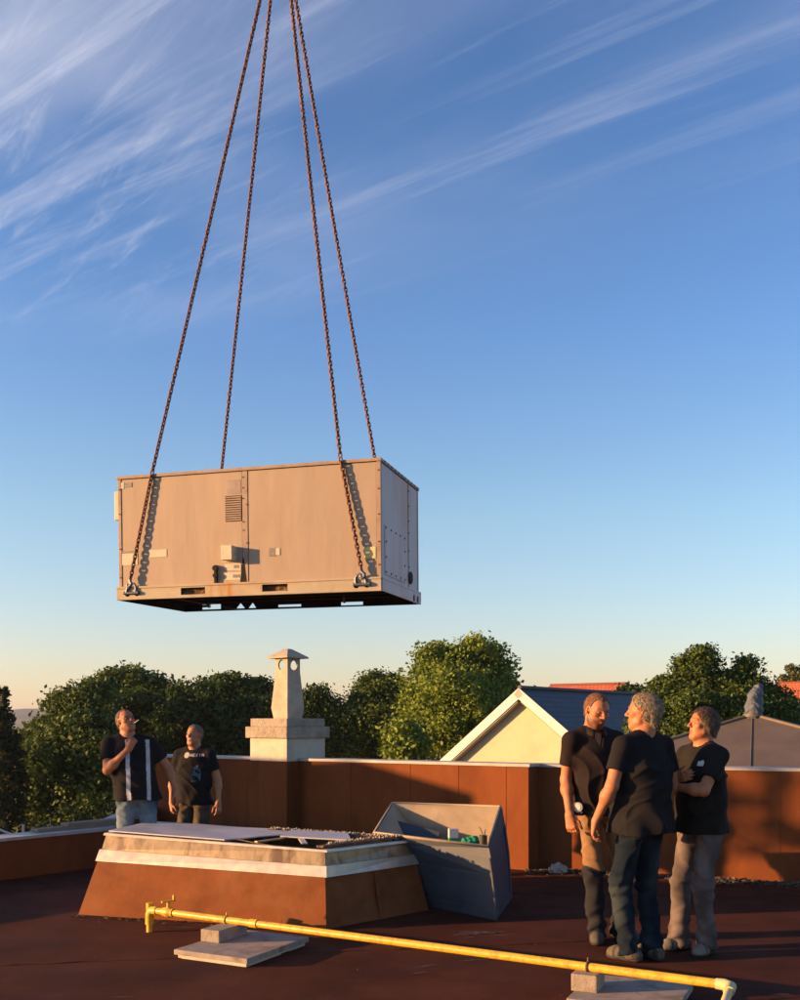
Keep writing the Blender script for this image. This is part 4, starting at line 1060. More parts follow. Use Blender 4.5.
screws([(.008,1.065,z) for z in (.2,.34,.5,.68,.8,.95,1.1)], smu, 'x', .008)
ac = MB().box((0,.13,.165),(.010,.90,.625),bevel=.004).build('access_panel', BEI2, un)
screws([(.012,y,z) for y in (.155,.875) for z in (.19,.33,.47,.60)]+[(.012,y,z) for y in (.34,.52,.70) for z in (.19,.60)], ac, 'x', .010)
# round service port on the side
mb = MB(); mb.tube([(.016,1.10+.055*math.cos(q),.235+.055*math.sin(q)) for q in np.linspace(0,2*pi,17)[:-1]], .010, 6, closed=True)
for q in range(5): mb.tube([(.016,1.10,.235),(.016,1.10+.055*math.cos(q*1.257),.235+.055*math.sin(q*1.257))],.007,5)
mb.build('fan_guard', BOLT, un)
# louvre
lv = MB()
for k in range(11): lv.box((-1.485,-.010,.715+k*.0215),(-1.330,.002,.715+k*.0215+.013))
lo_ = lv.build('louvre', TRIM, un); MB().box((-1.490,-.002,.708),(-1.325,.001,.952)).build('louvre_recess', UND, lo_)
MB().box((-1.47,-.002,.965),(-1.335,.001,1.10)).build('sooty_patch', mat('sooty_paint', (.42,.33,.265), rough=.6, var=.25, var_scale=7, stain=(.5,.4,.32), stain_scale=9, stain_amt=.9), fl)
# labels and plates on the front
def label_plate(x0, z0, x1, z1, m_, nm='label', d=.004): return MB().box((x0,-d,z0),(x1,.003,z1)).build(nm, m_, un)
label_plate(-2.575,.34,-2.40,.455,STK); label_plate(-2.575,.46,-2.40,.478,STKG); label_plate(-2.28,.405,-2.095,.478,STK)
label_plate(-2.585,1.09,-2.535,1.15,STK); label_plate(-2.53,1.10,-2.45,1.145,STKG)
label_plate(-.150,.300,-.045,.405,mat('yellow_label',(.85,.72,.30),rough=.5,var=.1,var_scale=30))
label_plate(-1.50,.325,-1.375,.465,STK,d=.006); label_plate(-1.50,.245,-1.34,.310,STK); label_plate(-1.50,.155,-1.34,.225,STK)
label_plate(-1.41,.265,-1.36,.295,STKG,d=.006); label_plate(-1.42,.175,-1.35,.205,STKG,d=.006)
sw = MB().box((-1.49,-.115,.335),(-1.385,0,.470),bevel=.004).build('isolator_switch', STK, un)
MB().box((-1.06,-.006,.365),(-1.0,.003,.44)).build('label', STKG, un); label_plate(-1.0,.37,-.955,.435,STK)
mb = MB(); mb.box((-1.60,-.03,RB),(-1.575,0,.30)); mb.disc((-1.587,-.03,.27),(0,1,0),.026,.03,10); mb.disc((-1.587,-.03,.20),(0,1,0),.022,.03,10); mb.build('door_latch', DRK, un)
mb = MB(); mb.poly([(x_m-.055,-.006,RB+.01),(x_m+.012,-.006,RB+.01),(x_m-.015,-.006,.36),(x_m-.024,-.006,.36),(x_m-.055,.004,RB+.01),(x_m+.012,.004,RB+.01),(x_m-.015,.004,.36),(x_m-.024,.004,.36)],[(0,1,2,3),(7,6,5,4),(0,4,5,1),(1,5,6,2),(2,6,7,3),(3,7,4,0)]); mb.build('torn_seal', DRK, un)
jb = MB().box((-UW-.075,.06,.80),(-UW,.24,1.08),bevel=.006).build('junction_box', STK, un); MB().tube([(-UW-.04,.12,.80),(-UW-.04,.12,.765)],.022,8).build('cable_gland', BOLT, jb)
# base rails: plates with real openings for fork tines and shackles
def railplate(L, M, holes, nm, m_):
    mb = MB(); mb.plate(rect(0,0,L,RB), holes, M, .012); return mb.build(nm, m_, un)
MF = Matrix.Translation((-UW-.01,-.024,0)) @ Matrix.Rotation(pi/2,4,'X')     # x right, y up, thickness towards viewer
holesF = [rect(UW+.01-1.937,.028,UW+.01-1.690,.094), rect(UW+.01-1.120,.030,UW+.01-.870,.096), circle(UW+.01-2.495,.058,.030), circle(UW+.01-2.395,.060,.030), circle(UW+.01-.218,.058,.030), circle(UW+.01-.116,.060,.030)]
r1 = railplate(UW+.022, MF, holesF, 'base_rail', RAIL)
MB().box((-UW-.010,-.045,RB-.008),(.014,.010,RB+.012),bevel=.003).build('rail_flange', RAIL, r1)
MB().box((-UW-.010,-.034,0.0),(.012,.03,.007)).build('rail_flange', RAIL, r1)
for hx in (-1.937,-1.120): MB().box((hx-.01,.02,.018),(hx+.26,.03,.104)).build('pocket_lining', RUST, r1)
for hx in (-2.495,-2.395,-.218,-.116): MB().box((hx-.035,.004,.022),(hx+.035,.012,.098)).build('hole_shade', DRK, r1)  # near-black plates behind the lug holes stand in for their shade
MBk = Matrix.Translation((-UW-.01,UD+.020,0)) @ Matrix.Rotation(pi/2,4,'X')
holesB = [rect(.20,.020,.42,.075), [(.60,.02),(.70,.02),(.65,.08)], [(.74,.02),(.83,.02),(.79,.08)], rect(1.08,.020,1.34,.045), rect(1.78,.016,2.02,.050)]
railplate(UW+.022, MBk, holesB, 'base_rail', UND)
MR = Matrix.Translation((.012,-.02,0)) @ Matrix.Rotation(pi/2,4,'Z') @ Matrix.Rotation(pi/2,4,'X')
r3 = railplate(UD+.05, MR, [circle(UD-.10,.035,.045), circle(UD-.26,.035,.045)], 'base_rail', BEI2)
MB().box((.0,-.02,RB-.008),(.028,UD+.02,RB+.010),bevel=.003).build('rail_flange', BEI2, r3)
ML = Matrix.Translation((-UW-.018,-.02,0)) @ Matrix.Rotation(pi/2,4,'Z') @ Matrix.Rotation(pi/2,4,'X')
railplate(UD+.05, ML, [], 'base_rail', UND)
for y in (.40,.75,1.12): MB().box((-UW+.02,y,.055),(-.02,y+.05,RB-.002)).build('cross_member', UND, un)
MB().tube([(-.42,.25,RB),(-.42,.25,.0),(-.415,.25,-.075)], .012, 8).build('drain_pipe', UND, un)
MB().box((-UW,-.0,UH+.001),(-UW+.001,.001,UH+.002))

# chains ---------------------------------------------------------------
CHN = mat('rusty_chain', (.25,.125,.09), rough=.75, metallic=.15, var=.45, var_scale=30, stain=(.12,.08,.08), stain_scale=9, stain_amt=.6)
SHK = mat('galvanised_shackle', (.20,.21,.24), rough=.45, metallic=.7, var=.25, var_scale=20)
UM = Matrix.Translation((-.175,9.13,2.816)) @ Matrix.Rotation(-.267,4,'Z') @ Matrix.Rotation(.025,4,'X') @ Matrix.Diagonal((1.03,.93,1,1))
RING = Vector((-1.19,9.95,9.62))
def linkgeo(n=10, m=6):
    pts = []; Ls, Rw, r = .0235, .0155, .0066     # inner straight half-length, half-width, wire radius
    for k in range(n):
        q = 2*pi*k/n; x = Rw*math.cos(q); z = Rw*math.sin(q) + (Ls*.62 if math.sin(q) > .01 else -Ls*.62 if math.sin(q) < -.01 else 0)
        pts.append((x, z))
    V = []
    for k in range(n):
        x, z = pts[k]; x2, z2 = pts[(k+1)%n]; x0, z0 = pts[k-1]
        t = nrm((x2-x0, 0, z2-z0)); b = np.array((0,1,0)); nn = np.cross(t, b)
        for j in range(m):
            p = 2*pi*j/m; V.append(np.array((x,0,z)) + nn*math.cos(p)*r*1.15 + b*math.sin(p)*r*1.15)
    F = [(k*m+j, k*m+(j+1)%m, ((k+1)%n)*m+(j+1)%m, ((k+1)%n)*m+j) for k in range(n) for j in range(m)]
    return np.array(V), np.array(F)
LV, LF = linkgeo()
def strand(pts, pitch=.0405):
    P = [Vector(p) for p in pts]; out = []; fo = []; c = 0; rem = pitch/2
    for i in range(len(P)-1):
        d = P[i+1]-P[i]; L = d.length; z = d.normalized(); x = Vector((0,1,0)).cross(z).normalized(); y = z.cross(x); s_ = rem
        while s_ < L:
            tw = .12*math.sin(c*.21)+(pi/2 if c % 2 else 0)+.35
            R_ = np.array([list(x*math.cos(tw)+y*math.sin(tw)), list(-x*math.sin(tw)+y*math.cos(tw)), list(z)])
            o_ = np.array(P[i]+z*s_); out.append(LV@R_ + o_); fo.append(LF + len(LV)*c); c += 1; s_ += pitch
        rem = s_-L
    return np.concatenate(out), np.concatenate(fo)
def sag(a_, b_, k, n=14):
    return [a_.lerp(b_, i/n) + Vector((0,0,-1))*0 + (Vector((0,-.3,-1)))*k*math.sin(pi*i/n) for i in range(n+1)]
specs = [('front left', -2.225, -2.455, 0), ('front right', -.360, -.168, 0), ('rear left', -2.21, -2.42, 1), ('rear right', -.40, -.17, 1)]
LABS = {'front left':'rusty chain falling over the left of the front face from the hook','front right':'rusty chain falling over the right of the front face from the hook',
        'rear left':'rusty chain to the rear left corner, second chain from the left','rear right':'rusty chain to the rear right corner, rightmost of the four'}
for nm, xe, xl, rear in specs:
    ye = UD+.022 if rear else -.024; yl = UD+.06 if rear else -.048
    edge_ = UM @ Vector((xe, ye, UH+.014)); low = UM @ Vector((xl, yl, .205)); lug = UM @ Vector((xl, yl, .062))
    ring = RING + Vector(((xe+1.3)*.035, (.03 if rear else -.03), -.10))
    r = empty('lifting_chain', edge_); tag(r, LABS[nm], 'chain', 'chains holding the hanging unit')
    V, F = strand(sag(ring, edge_, .035)); npmesh('chain_links', V-np.array(edge_), F, CHN, r)
    V, F = strand([edge_, low]); npmesh('hanging_links', V-np.array(edge_), F, CHN, r)
    # shackle: bow + pin, and a hook block above it
    u = (UM.to_3x3() @ Vector((1,0,0))).normalized(); up = (edge_-low).normalized(); out_ = u.cross(up)
    mb = MB(); cc = lug - edge_
    bow = [cc+u*x_+up*z_ for x_, z_ in ((-.046,-.005),(-.050,.03),(-.040,.065),(-.018,.088),(0,.094),(.018,.088),(.040,.065),(.050,.03),(.046,-.005))]
    mb.tube(bow, .0125, 8); sk = mb.build('shackle_bow', SHK, r)
    mb = MB(); mb.tube([cc-u*.075, cc+u*.075], .015, 8); mb.tube([cc+u*.062, cc+u*.085], .022, 6); mb.build('shackle_pin', SHK, sk)
    for dx_ in (-.05, .05):
        mb = MB(); base_ = UM @ Vector((xl+dx_, (UD+.02 if rear else -.02), .058)) - edge_
        mb.tube([cc+u*dx_, base_], .011, 8); mb.build('shackle_eye', SHK, sk)
    mb = MB(); h0 = low-edge_
    mb.tube([h0+up*.02, h0-up*.03, h0-up*.05+u*.022, h0-up*.075+u*.018, h0-up*.09, h0-up*.075-u*.02, h0-up*.05-u*.022], [.014,.017,.016,.017,.017,.013,.008], 8); mb.build('clevis_hook', SHK, r)
# master link and crane hook above the picture
ml = empty('crane_hook', RING); tag(ml, 'crane hook with master link gathering the four chains above the frame', 'hook')
mb = MB(); mb.tube([Vector((.055*math.cos(q),0,.10*math.sin(q)-.02)) for q in np.linspace(0,2*pi,21)[:-1]], .013, 8, closed=True); mb.build('master_link', SHK, ml)
mb = MB(); mb.tube([Vector((0,.05,.11)),Vector((0,.075,.06)),Vector((0,.04,.03+.03)),Vector((0,0,.045)),Vector((0,-.05,.06)),Vector((0,-.075,.12)),Vector((0,-.04,.19)),Vector((0,0,.25)),Vector((0,0,.34))], [.015,.02,.026,.03,.03,.03,.028,.026,.03], 10); mb.build('hook_body', SHK, ml)
MB().box((-.10,-.16,.34),(.10,.16,.75),bevel=.03).build('hook_block', mat('yellow_block', (.6,.4,.04), rough=.5, var=.2), ml)
for s in (-1,1): MB().tube([(0,.05*s,.75),(0,.05*s,9)],.011,6).build('wire_rope', SHK, ml)
# ------------------------------------------------------------------ gable house beyond the parapet
CREAM = mat('cream_wall', (.66,.56,.36), rough=.9, var=.06, var_scale=2, stain=(.58,.47,.30), stain_scale=1.2, stain_amt=.4, bump=.05, bump_scale=12)
VERGE = mat('white_bargeboard', (.75,.70,.62), rough=.5, var=.05)
SHADB = mat('soffit_board', (.42,.36,.30), rough=.7, var=.1)
def slate_mat(name, c1, c2, sx=4.5, sy=4.0):
    m = bpy.data.materials.new(name); m.use_nodes = True; nt = m.node_tree; b = nt.nodes['Principled BSDF']; b.inputs['Roughness'].default_value = .6
    tc = _n(nt,'ShaderNodeTexCoord'); br = _n(nt,'ShaderNodeTexBrick'); br.inputs['Scale'].default_value = 1; br.inputs['Color1'].default_value = (*c1,1); br.inputs['Color2'].default_value = (*c2,1)
    br.inputs['Mortar'].default_value = (c1[0]*.3,c1[1]*.3,c1[2]*.3,1); br.inputs['Brick Width'].default_value = 1/sx; br.inputs['Row Height'].default_value = 1/sy; br.inputs['Mortar Size'].default_value = .018
    nt.links.new(tc.outputs['UV'], br.inputs['Vector']); nt.links.new(br.outputs['Color'], b.inputs['Base Color'])
    bp = _n(nt,'ShaderNodeBump'); bp.inputs['Distance'].default_value = .02; bp.inputs['Strength'].default_value = .6; bp.invert = True
    nt.links.new(br.outputs['Fac'], bp.inputs['Height']); nt.links.new(bp.outputs[0], b.inputs['Normal']); return m
def roofplane(name, P, material, par, th=.08):
    """quad in metres with UVs, given thickness"""
    P = [Vector(p) for p in P]; n = (P[1]-P[0]).cross(P[3]-P[0]).normalized()
    V = P + [p - n*th for p in P]; F = [(0,1,2,3),(7,6,5,4),(0,4,5,1),(1,5,6,2),(2,6,7,3),(3,7,4,0)]
    o = link(name, V, F, material, par); me = o.data; uv = me.uv_layers.new(name='UVMap'); ex = (P[1]-P[0]).normalized(); ey = n.cross(ex)
    for l in me.loops: v = me.vertices[l.vertex_index].co - P[0]; uv.data[l.index].uv = (v.dot(ex), v.dot(ey))
    return o
SLATE = slate_mat('slate_roof', (.036,.038,.045), (.055,.057,.065)); REDT = slate_mat('red_tile_roof', (.50,.10,.035), (.62,.15,.05), 4, 3); REDT2 = slate_mat('orange_tile_roof', (.55,.13,.04), (.66,.18,.06), 4, 3)
def house(name, label, apex, gdir, half, pitch, length, wallm, roofm, back=None, over=.25, windows=(), cat='house', verge=VERGE, chimney=None):
    """apex = top of the near gable (world), gdir = plan direction along the gable to the right, ridge runs away at 90 degrees"""
    h = half*math.tan(pitch); r = empty(name, (apex[0], apex[1], GZ), (0,0,math.atan2(gdir[1], gdir[0]))); tag(r, label, cat)
    za = apex[2]-GZ; ze = za-h
    mb = MB(); mb.poly([(-half,0,0),(half,0,0),(half,0,ze-.06),(0,0,za-.06),(-half,0,ze-.06),(-half,length,0),(half,length,0),(half,length,ze-.06),(0,length,za-.06),(-half,length,ze-.06)],
        [(0,1,2,3,4),(9,8,7,6,5),(0,4,9,5),(1,6,7,2),(2,7,8,3),(4,3,8,9),(0,5,6,1)]); mb.build('walls', wallm, r)
    e = .35; ex = half+e; zx = za-ex*math.tan(pitch)
    rr = roofplane('roof_slope', [(ex,-over,zx),(ex,length+over,zx),(0,length+over,za),(0,-over,za)], roofm, r)
    rl = roofplane('roof_slope', [(-ex,length+over,zx),(-ex,-over,zx),(0,-over,za),(0,length+over,za)], roofm, r)
    c, s = math.cos(pitch), math.sin(pitch)
    for sg in (1,-1):
        L = ex/c; M = Matrix.Translation((0,-over-.035,za+.01)) @ Matrix.Rotation(sg*pitch if sg > 0 else pi-pitch,4,'Y')
        M = Matrix.Translation((0,-over-.03,za+.012)) @ (Matrix.Rotation(pitch,4,'Y') if sg > 0 else Matrix.Rotation(-pitch,4,'Y') @ Matrix.Diagonal((-1,1,1,1)))
        MB().box((.0 if sg > 0 else .002,-.02,-.26),(L,.012,-.0),M).build('bargeboard', verge, r)
        MB().box((.3,.012,-.30),(L,over+.03,-.27),M).build('soffit', SHADB, r)
    MB().tube([(0,-over,za+.02),(0,length+over,za+.02)],.07,8).build('ridge_tiles', roofm, r)
    for (wx, wz, ww, wh) in windows:
        f = MB().box((wx-ww/2,-.03,wz-wh/2),(wx+ww/2,.02,wz+wh/2)).build('window', VERGE, r); MB().box((wx-ww/2+.06,-.036,wz-wh/2+.06),(wx+ww/2-.06,-.029,wz+wh/2-.06)).build('pane', mat('pane_glass',(.03,.04,.05),rough=.1), f)
    if chimney: MB().box(chimney[0], chimney[1]).build('chimney_stack', CREAM, r)
    return r
house('gable_house', 'cream gable house with white bargeboards and dark slate roof behind the parapet', (3.72,30.0,2.62), (.80,-.60), 4.3, rad(38), 8.5, CREAM, SLATE, over=.28, windows=[(-1.6,4.0,1.1,1.3),(1.6,4.0,1.1,1.3)])
# far houses with red roofs
house('far_house', 'distant house with long orange-red tiled roof behind the slate roof', (9.35,61,3.85), (-.6,-.8), 3.2, rad(30), 4.6, CREAM, REDT, over=.2)
house('far_house', 'distant red-roofed house at the right edge of the picture', (26.5,70,4.35), (-.6,-.8), 4.5, rad(32), 14, CREAM, REDT2, over=.2)
fb = empty('flat_roofed_block', (15.0,66,GZ)); tag(fb, 'pale distant block between the red roof and the trees', 'building')
MB().box((-.8,0,0),(1.0,5,9.75)).build('walls', CREAM, fb); MB().box((-.9,-.1,9.75),(1.1,5.1,9.9)).build('roof_edge', VERGE, fb)

# ------------------------------------------------------------------ lead-covered pyramid roof just behind the right parapet
LEAD = mat('lead_sheet', (.17,.135,.105), rough=.6, metallic=.1, var=.18, var_scale=2.2, stain=(.23,.18,.13), stain_scale=1.6, stain_amt=.5, bump=.08, bump_scale=4)
pr = empty('lead_pyramid_roof', (4.35,12.35,0)); tag(pr, 'low grey lead hipped roof rising behind the right parapet wall', 'roof')
# base rectangle aligned with the wall
ux = Vector((.919,-.395,0)); uy = Vector((.395,.919,0)); ap = Vector((0,0,1.70)); z0 = .98
bs = [ux*-2.15+uy*-1.55, ux*2.6+uy*-1.55, ux*2.6+uy*2.2, ux*-2.15+uy*2.2]; bs = [p+Vector((0,0,z0)) for p in bs]
ap2 = ap + ux*.0
link('lead_slopes', bs+[ap2], [(0,1,4),(1,2,4),(2,3,4),(3,0,4),(3,2,1,0)], LEAD, pr)
MB().box((-2.1,-1.5,GZ),(2.55,2.15,z0-.004), Matrix.Rotation(math.atan2(-.395,.919),4,'Z')).build('walls', FASCIA, pr)
for k in range(4):
    mb = MB(); mb.tube([bs[k]+Vector((0,0,.01)), ap2+Vector((0,0,.012))], .022, 8); mb.build('hip_roll', LEAD, pr)
for k, tt in ((0,.47),):
    b_ = bs[k].lerp(bs[(k+1)%4], tt); mb = MB(); top_ = b_.lerp(ap2, 1.0 if tt == .47 else .45); mb.tube([b_+Vector((0,0,.008)), top_+Vector((0,0,.004))], .006, 6); mb.build('standing_seam', LEAD, pr)
# lead-wrapped terminal on the apex (hooded cowl)
LEADB = mat('blue_grey_lead', (.11,.13,.165), rough=.6, metallic=.1, var=.25, var_scale=12, bump=.2, bump_scale=25)
FC = Field((-.22,-.22,-.05),(.25,.22,.50),.008)
FC.cone((0,0,0),(.0,0,.12),.10,.095,k=.03); FC.cone((.0,0,.12),(.02,0,.26),.10,.085,k=.04); FC.cone((.02,0,.26),(.055,0,.36),.075,.055,k=.04); FC.cone((.055,0,.34),(.075,0,.38),.05,.03,k=.03); FC.cone((-.06,0,.02),(-.03,0,.24),.05,.035,k=.03)
FC.displace(lambda X,Y,Z: .007*np.sin(Z*60+3*np.sin(X*30))*np.sin(Y*50+X*30)); P_, Q_ = FC.mesh()
npmesh('hooded_cowl', P_+np.array((0.02,0,1.68)), Q_, LEADB, pr)
MB().disc((.01,0,1.70),(0,0,1),.12,.03,20).build('cowl_collar', LEAD, pr)

# ------------------------------------------------------------------ off-frame neighbour whose gable throws the long shadow
nb = empty('neighbour_building', (-11,9.39,GZ)); tag(nb, 'brick building next door with low gabled top, outside the picture to the left', 'building')
prof = [(0,0),(0,2.55),(1.10,2.70),(1.55,2.57),(2.08,2.50),(5.4,2.45),(5.4,0)]
V = [( -.0, y, (z-GZ) if z else 0) for y, z in prof]; V2 = [(-4.0, y, (z-GZ) if z else 0) for y, z in prof]; n_ = len(V)
link('walls', V+V2, [tuple(range(n_)), tuple(range(2*n_-1,n_-1,-1))]+[(i,n_+i,n_+(i+1)%n_,(i+1)%n_) for i in range(n_)], FASCIA, nb)

# ------------------------------------------------------------------ trees
BARK = mat('bark', (.09,.07,.05), rough=.95, var=.4, var_scale=3, stretch=(1,1,.3), bump=.3, bump_scale=12)
LEAF = {'dark': leafmat('leaf_dark', (.020,.044,.013), (.080,.135,.028)), 'mid': leafmat('leaf_mid', (.034,.068,.016), (.17,.23,.042)),
        'bright': leafmat('leaf_bright', (.10,.15,.022), (.36,.46,.06)), 'pale': leafmat('leaf_pale', (.09,.11,.03), (.22,.22,.06)), 'brown': leafmat('leaf_dry', (.11,.075,.04), (.24,.17,.09)),
        'conifer': leafmat('leaf_conifer', (.018,.030,.014), (.05,.06,.02))}
def leaves(lobes, n, size, seed, clump=.38, droop=0., fill=.25, tone_bias=0.):
    """leaf clumps scattered over and inside the lobes (cx,cy,cz,rx,ry,rz)"""
    g = np.random.default_rng(seed); lob = np.array(lobes, float)
    area = (lob[:,3]*lob[:,5])**1.0; pr_ = area**.85/(area**.85).sum()
    nc = max(20, n//22); li = g.choice(len(lob), nc, p=pr_)
    d = g.normal(size=(nc,3)); d /= np.linalg.norm(d,axis=1)[:,None]; d[:,2] = np.where(d[:,2] < -.55, -d[:,2], d[:,2])
    rr = np.where(g.random(nc) < fill, g.uniform(.3,.8,nc), g.uniform(.82,1.05,nc)) * (1+.10*np.sin(d[:,0]*7+li)+.08*np.sin(d[:,1]*9+d[:,2]*6+li*2))
    cc = lob[li,:3] + d*rr[:,None]*lob[li,3:6]
    ctone = g.uniform(0,1,nc)*.7 + .3*g.random()
    ci = g.integers(0, nc, n); cs = clump*g.uniform(.6,1.3,nc)
    off = np.clip(g.normal(size=(n,3)),-1.7,1.7)*cs[ci][:,None]*np.array((.6,.6,.42)); P = cc[ci]+off
    nd = d[ci]*.6 + g.normal(size=(n,3))*.7 + np.array((0,0,.25)); nd /= np.linalg.norm(nd,axis=1)[:,None]
    a = np.cross(nd, g.normal(size=(n,3))); a /= np.linalg.norm(a,axis=1)[:,None]; b = np.cross(nd, a)
    s = size*g.uniform(.55,1.25,n)[:,None]
    V = np.stack([P-a*s*.5, P+b*s*.30+nd*s*.08, P+a*s*.5, P-b*s*.30-nd*s*.06], 1).reshape(-1,3)
    F = np.arange(n*4).reshape(n,4); t = np.clip(ctone[ci]*.7+g.random(n)*.35+tone_bias, 0, 1)
    T = np.repeat(t, 4); return V, F, np.stack([T,T,T,np.ones_like(T)],1)
def tree(name, label, base, lobes, kind, n, size, seed, group='trees beyond the parapet', clump=.38, trunk_r=.3, limbs=6, fill=.25, cat='tree', sats=3):
    g = np.random.default_rng(seed+99); ex = []
    if n > 5000:
        n = int(n*1.35); size *= .82
        for l in lobes:
            for _ in range(sats):
                d = g.normal(size=3); d[2] = abs(d[2])*.8-.1; d /= np.linalg.norm(d); k = g.uniform(.28,.48)
                ex.append((l[0]+d[0]*l[3]*.95, l[1]+d[1]*l[4]*.95, l[2]+d[2]*l[5]*.95, l[3]*k, l[4]*k, l[5]*k))
    lobes = list(lobes)+ex
    r = empty(name, base); tag(r, label, cat, group)
    V, F, T = leaves(lobes, n, size, seed, clump, fill=fill); npmesh('crown', V, F, LEAF[kind], r, T, smooth=False)
    g = np.random.default_rng(seed+5); zc = np.mean([l[2] for l in lobes]); top = max(l[2] for l in lobes)
    mb = MB(); mb.tube([(0,0,-.2),(.1*g.normal(),.05,zc*.45),(.25*g.normal(),.1,zc*.8),(lobes[0][0]*.5,lobes[0][1]*.5,top)], [trunk_r,trunk_r*.75,trunk_r*.55,trunk_r*.15], 9); tr = mb.build('trunk', BARK, r)
    for k in range(min(limbs, len(lobes)*2)):
        l = lobes[k % len(lobes)]; z0_ = zc*g.uniform(.45,.8); e = np.array(l[:3])+g.normal(size=3)*.3*np.array(l[3:6]); m_ = np.array((0,0,z0_))*.5+e*.5; m_[2] -= .3
        MB().tube([(0,0,z0_), tuple(m_), tuple(e)], [trunk_r*.4,trunk_r*.25,trunk_r*.06], 6).build('limb', BARK, tr)
    return r
def px(u, v, Y):   # world x, z of a picture point at distance Y (camera at 1.62 m, horizon at row 722)
    return (u-400)/1000*Y, 1.62+(722-v)/1000*Y
def T_(name, label, Y, u, kind, blobs, n, size, seed, **kw):
    """blobs: (u, v, radius_u_px, radius_v_px, depth_offset_m)"""
    bx, _ = px(u, 722, Y); L = []
    for (bu, bv, ru, rv, dz) in blobs:
        x, z = px(bu, bv, Y+dz); k = (Y+dz)/1000; L.append((x-bx, dz, z-GZ, ru*k, (ru+rv)/2*k, rv*k))
    return tree(name, label, (bx, Y, GZ), L, kind, n, size, seed, **kw)
T_('conifer', 'thin dark conifer tip at the left edge', 34, 2, 'conifer', [(3,701,2.6,12,0),(3,720,7,14,0),(2,745,13,22,0),(0,780,20,34,0),(-2,830,28,42,0)], 9000, .20, 3, clump=.16, limbs=2)
T_('broadleaf_tree', 'dark rounded tree left of the smoking man, lower than its neighbour', 38, 66, 'mid', [(74,712,24,20,0),(50,742,22,22,1),(92,700,20,16,1),(84,745,38,34,-1),(46,772,34,30,-1),(60,812,44,36,0),(104,790,42,42,-1)], 26000, .25, 4, trunk_r=.35)
T_('broadleaf_tree', 'tall dense tree rising behind the smoking man', 44, 132, 'mid', [(130,690,34,17,0),(104,696,20,15,0),(158,697,22,17,0),(140,722,50,30,-1),(112,730,36,32,-1),(165,745,44,38,-1),(130,790,60,48,-1)], 30000, .27, 5, trunk_r=.4)
T_('broadleaf_tree', 'broad dark tree left of the chimney, behind the shorter man', 42, 222, 'dark', [(224,697,36,20,0),(196,706,26,19,0),(256,706,26,20,0),(222,730,56,32,-1),(190,742,34,32,-1),(262,738,30,32,-1),(225,775,64,38,-1)], 28000, .26, 6, trunk_r=.4)
T_('broadleaf_tree', 'small dark tree just right of the chimney pot', 40, 322, 'dark', [(318,702,13,12,0),(300,722,28,24,0),(332,722,20,20,0),(340,742,34,24,0),(290,745,34,28,1)], 14000, .20, 7, trunk_r=.25)
T_('broadleaf_tree', 'mid-green tree between the chimney and the tallest tree', 41, 378, 'mid', [(380,690,20,15,0),(362,705,14,12,0),(398,698,14,14,0),(380,722,34,24,-1),(360,745,32,24,-1),(402,745,26,28,-1)], 19000, .20, 8, trunk_r=.3)
T_('broadleaf_tree', 'tallest sunlit yellow-green tree behind the wall', 37, 455, 'bright', [(470,664,28,22,0),(446,668,22,18,0),(428,684,22,22,0),(494,682,18,20,.5),(418,708,18,22,0),(456,704,44,34,-1),(492,712,26,30,1),(440,738,42,28,-1),(478,744,40,28,0),(432,655,12,9,0)], 36000, .20, 9, trunk_r=.4)
T_('bush', 'bright low bush at the foot of the tallest tree', 33, 408, 'bright', [(405,738,13,14,0),(414,748,16,14,0),(396,752,10,10,0)], 4500, .18, 10, clump=.25, cat='bush', trunk_r=.1)
T_('broadleaf_tree', 'dark shaded tree between the tallest tree and the gable', 40, 510, 'dark', [(506,705,16,18,0),(520,718,20,20,0),(500,735,26,28,0)], 9000, .24, 11, trunk_r=.25)
T_('broadleaf_tree', 'ragged tree behind the three men, with sky showing between its upper limbs', 26, 705, 'mid', [(705,660,15,12,0),(697,672,17,14,0),(747,668,9,9,0),(738,680,10,9,0),(672,690,17,13,0),(712,692,26,18,0),(755,692,20,13,0),(655,707,16,14,0),(690,715,38,26,-.5),(735,712,40,22,-.5),(770,708,24,18,0),(700,745,50,26,-1),(655,738,30,26,-.5),(760,738,36,20,-.5)], 48000, .125, 12, clump=.21, trunk_r=.35, fill=.3)
T_('broadleaf_tree', 'dark shrubby tree at the right edge below the red roof', 30, 795, 'dark', [(795,722,22,16,0),(780,735,24,20,0),(812,735,20,24,0)], 12000, .14, 13, clump=.25, trunk_r=.2)
T_('broadleaf_tree', 'thin pale treetop above the red roof at the right edge', 85, 795, 'pale', [(790,682,13,7,0),(806,676,14,9,0),(790,669,4,3.5,0),(799,673,4,4,0)], 3500, .30, 14, clump=.32, trunk_r=.25, fill=.4)
T_('broadleaf_tree', 'dark tree between slate roof and the three men', 45, 630, 'dark', [(640,702,16,14,0),(622,718,22,22,0),(655,722,24,24,0),(600,735,24,24,0)], 10000, .26, 15, trunk_r=.25)
# a far belt of woodland that reads as one mass
V, F, T = leaves([(rng.uniform(-150,170), rng.uniform(150,230), rng.uniform(1.5,4.0), rng.uniform(7,12), 6, rng.uniform(3.0,4.6)) for _ in range(60)], 30000, 1.0, 21, clump=1.3)
o = npmesh('far_woodland', V+np.array((0,0,GZ)), F, LEAF['dark'], None, T, smooth=False); tag(o, kind='stuff')
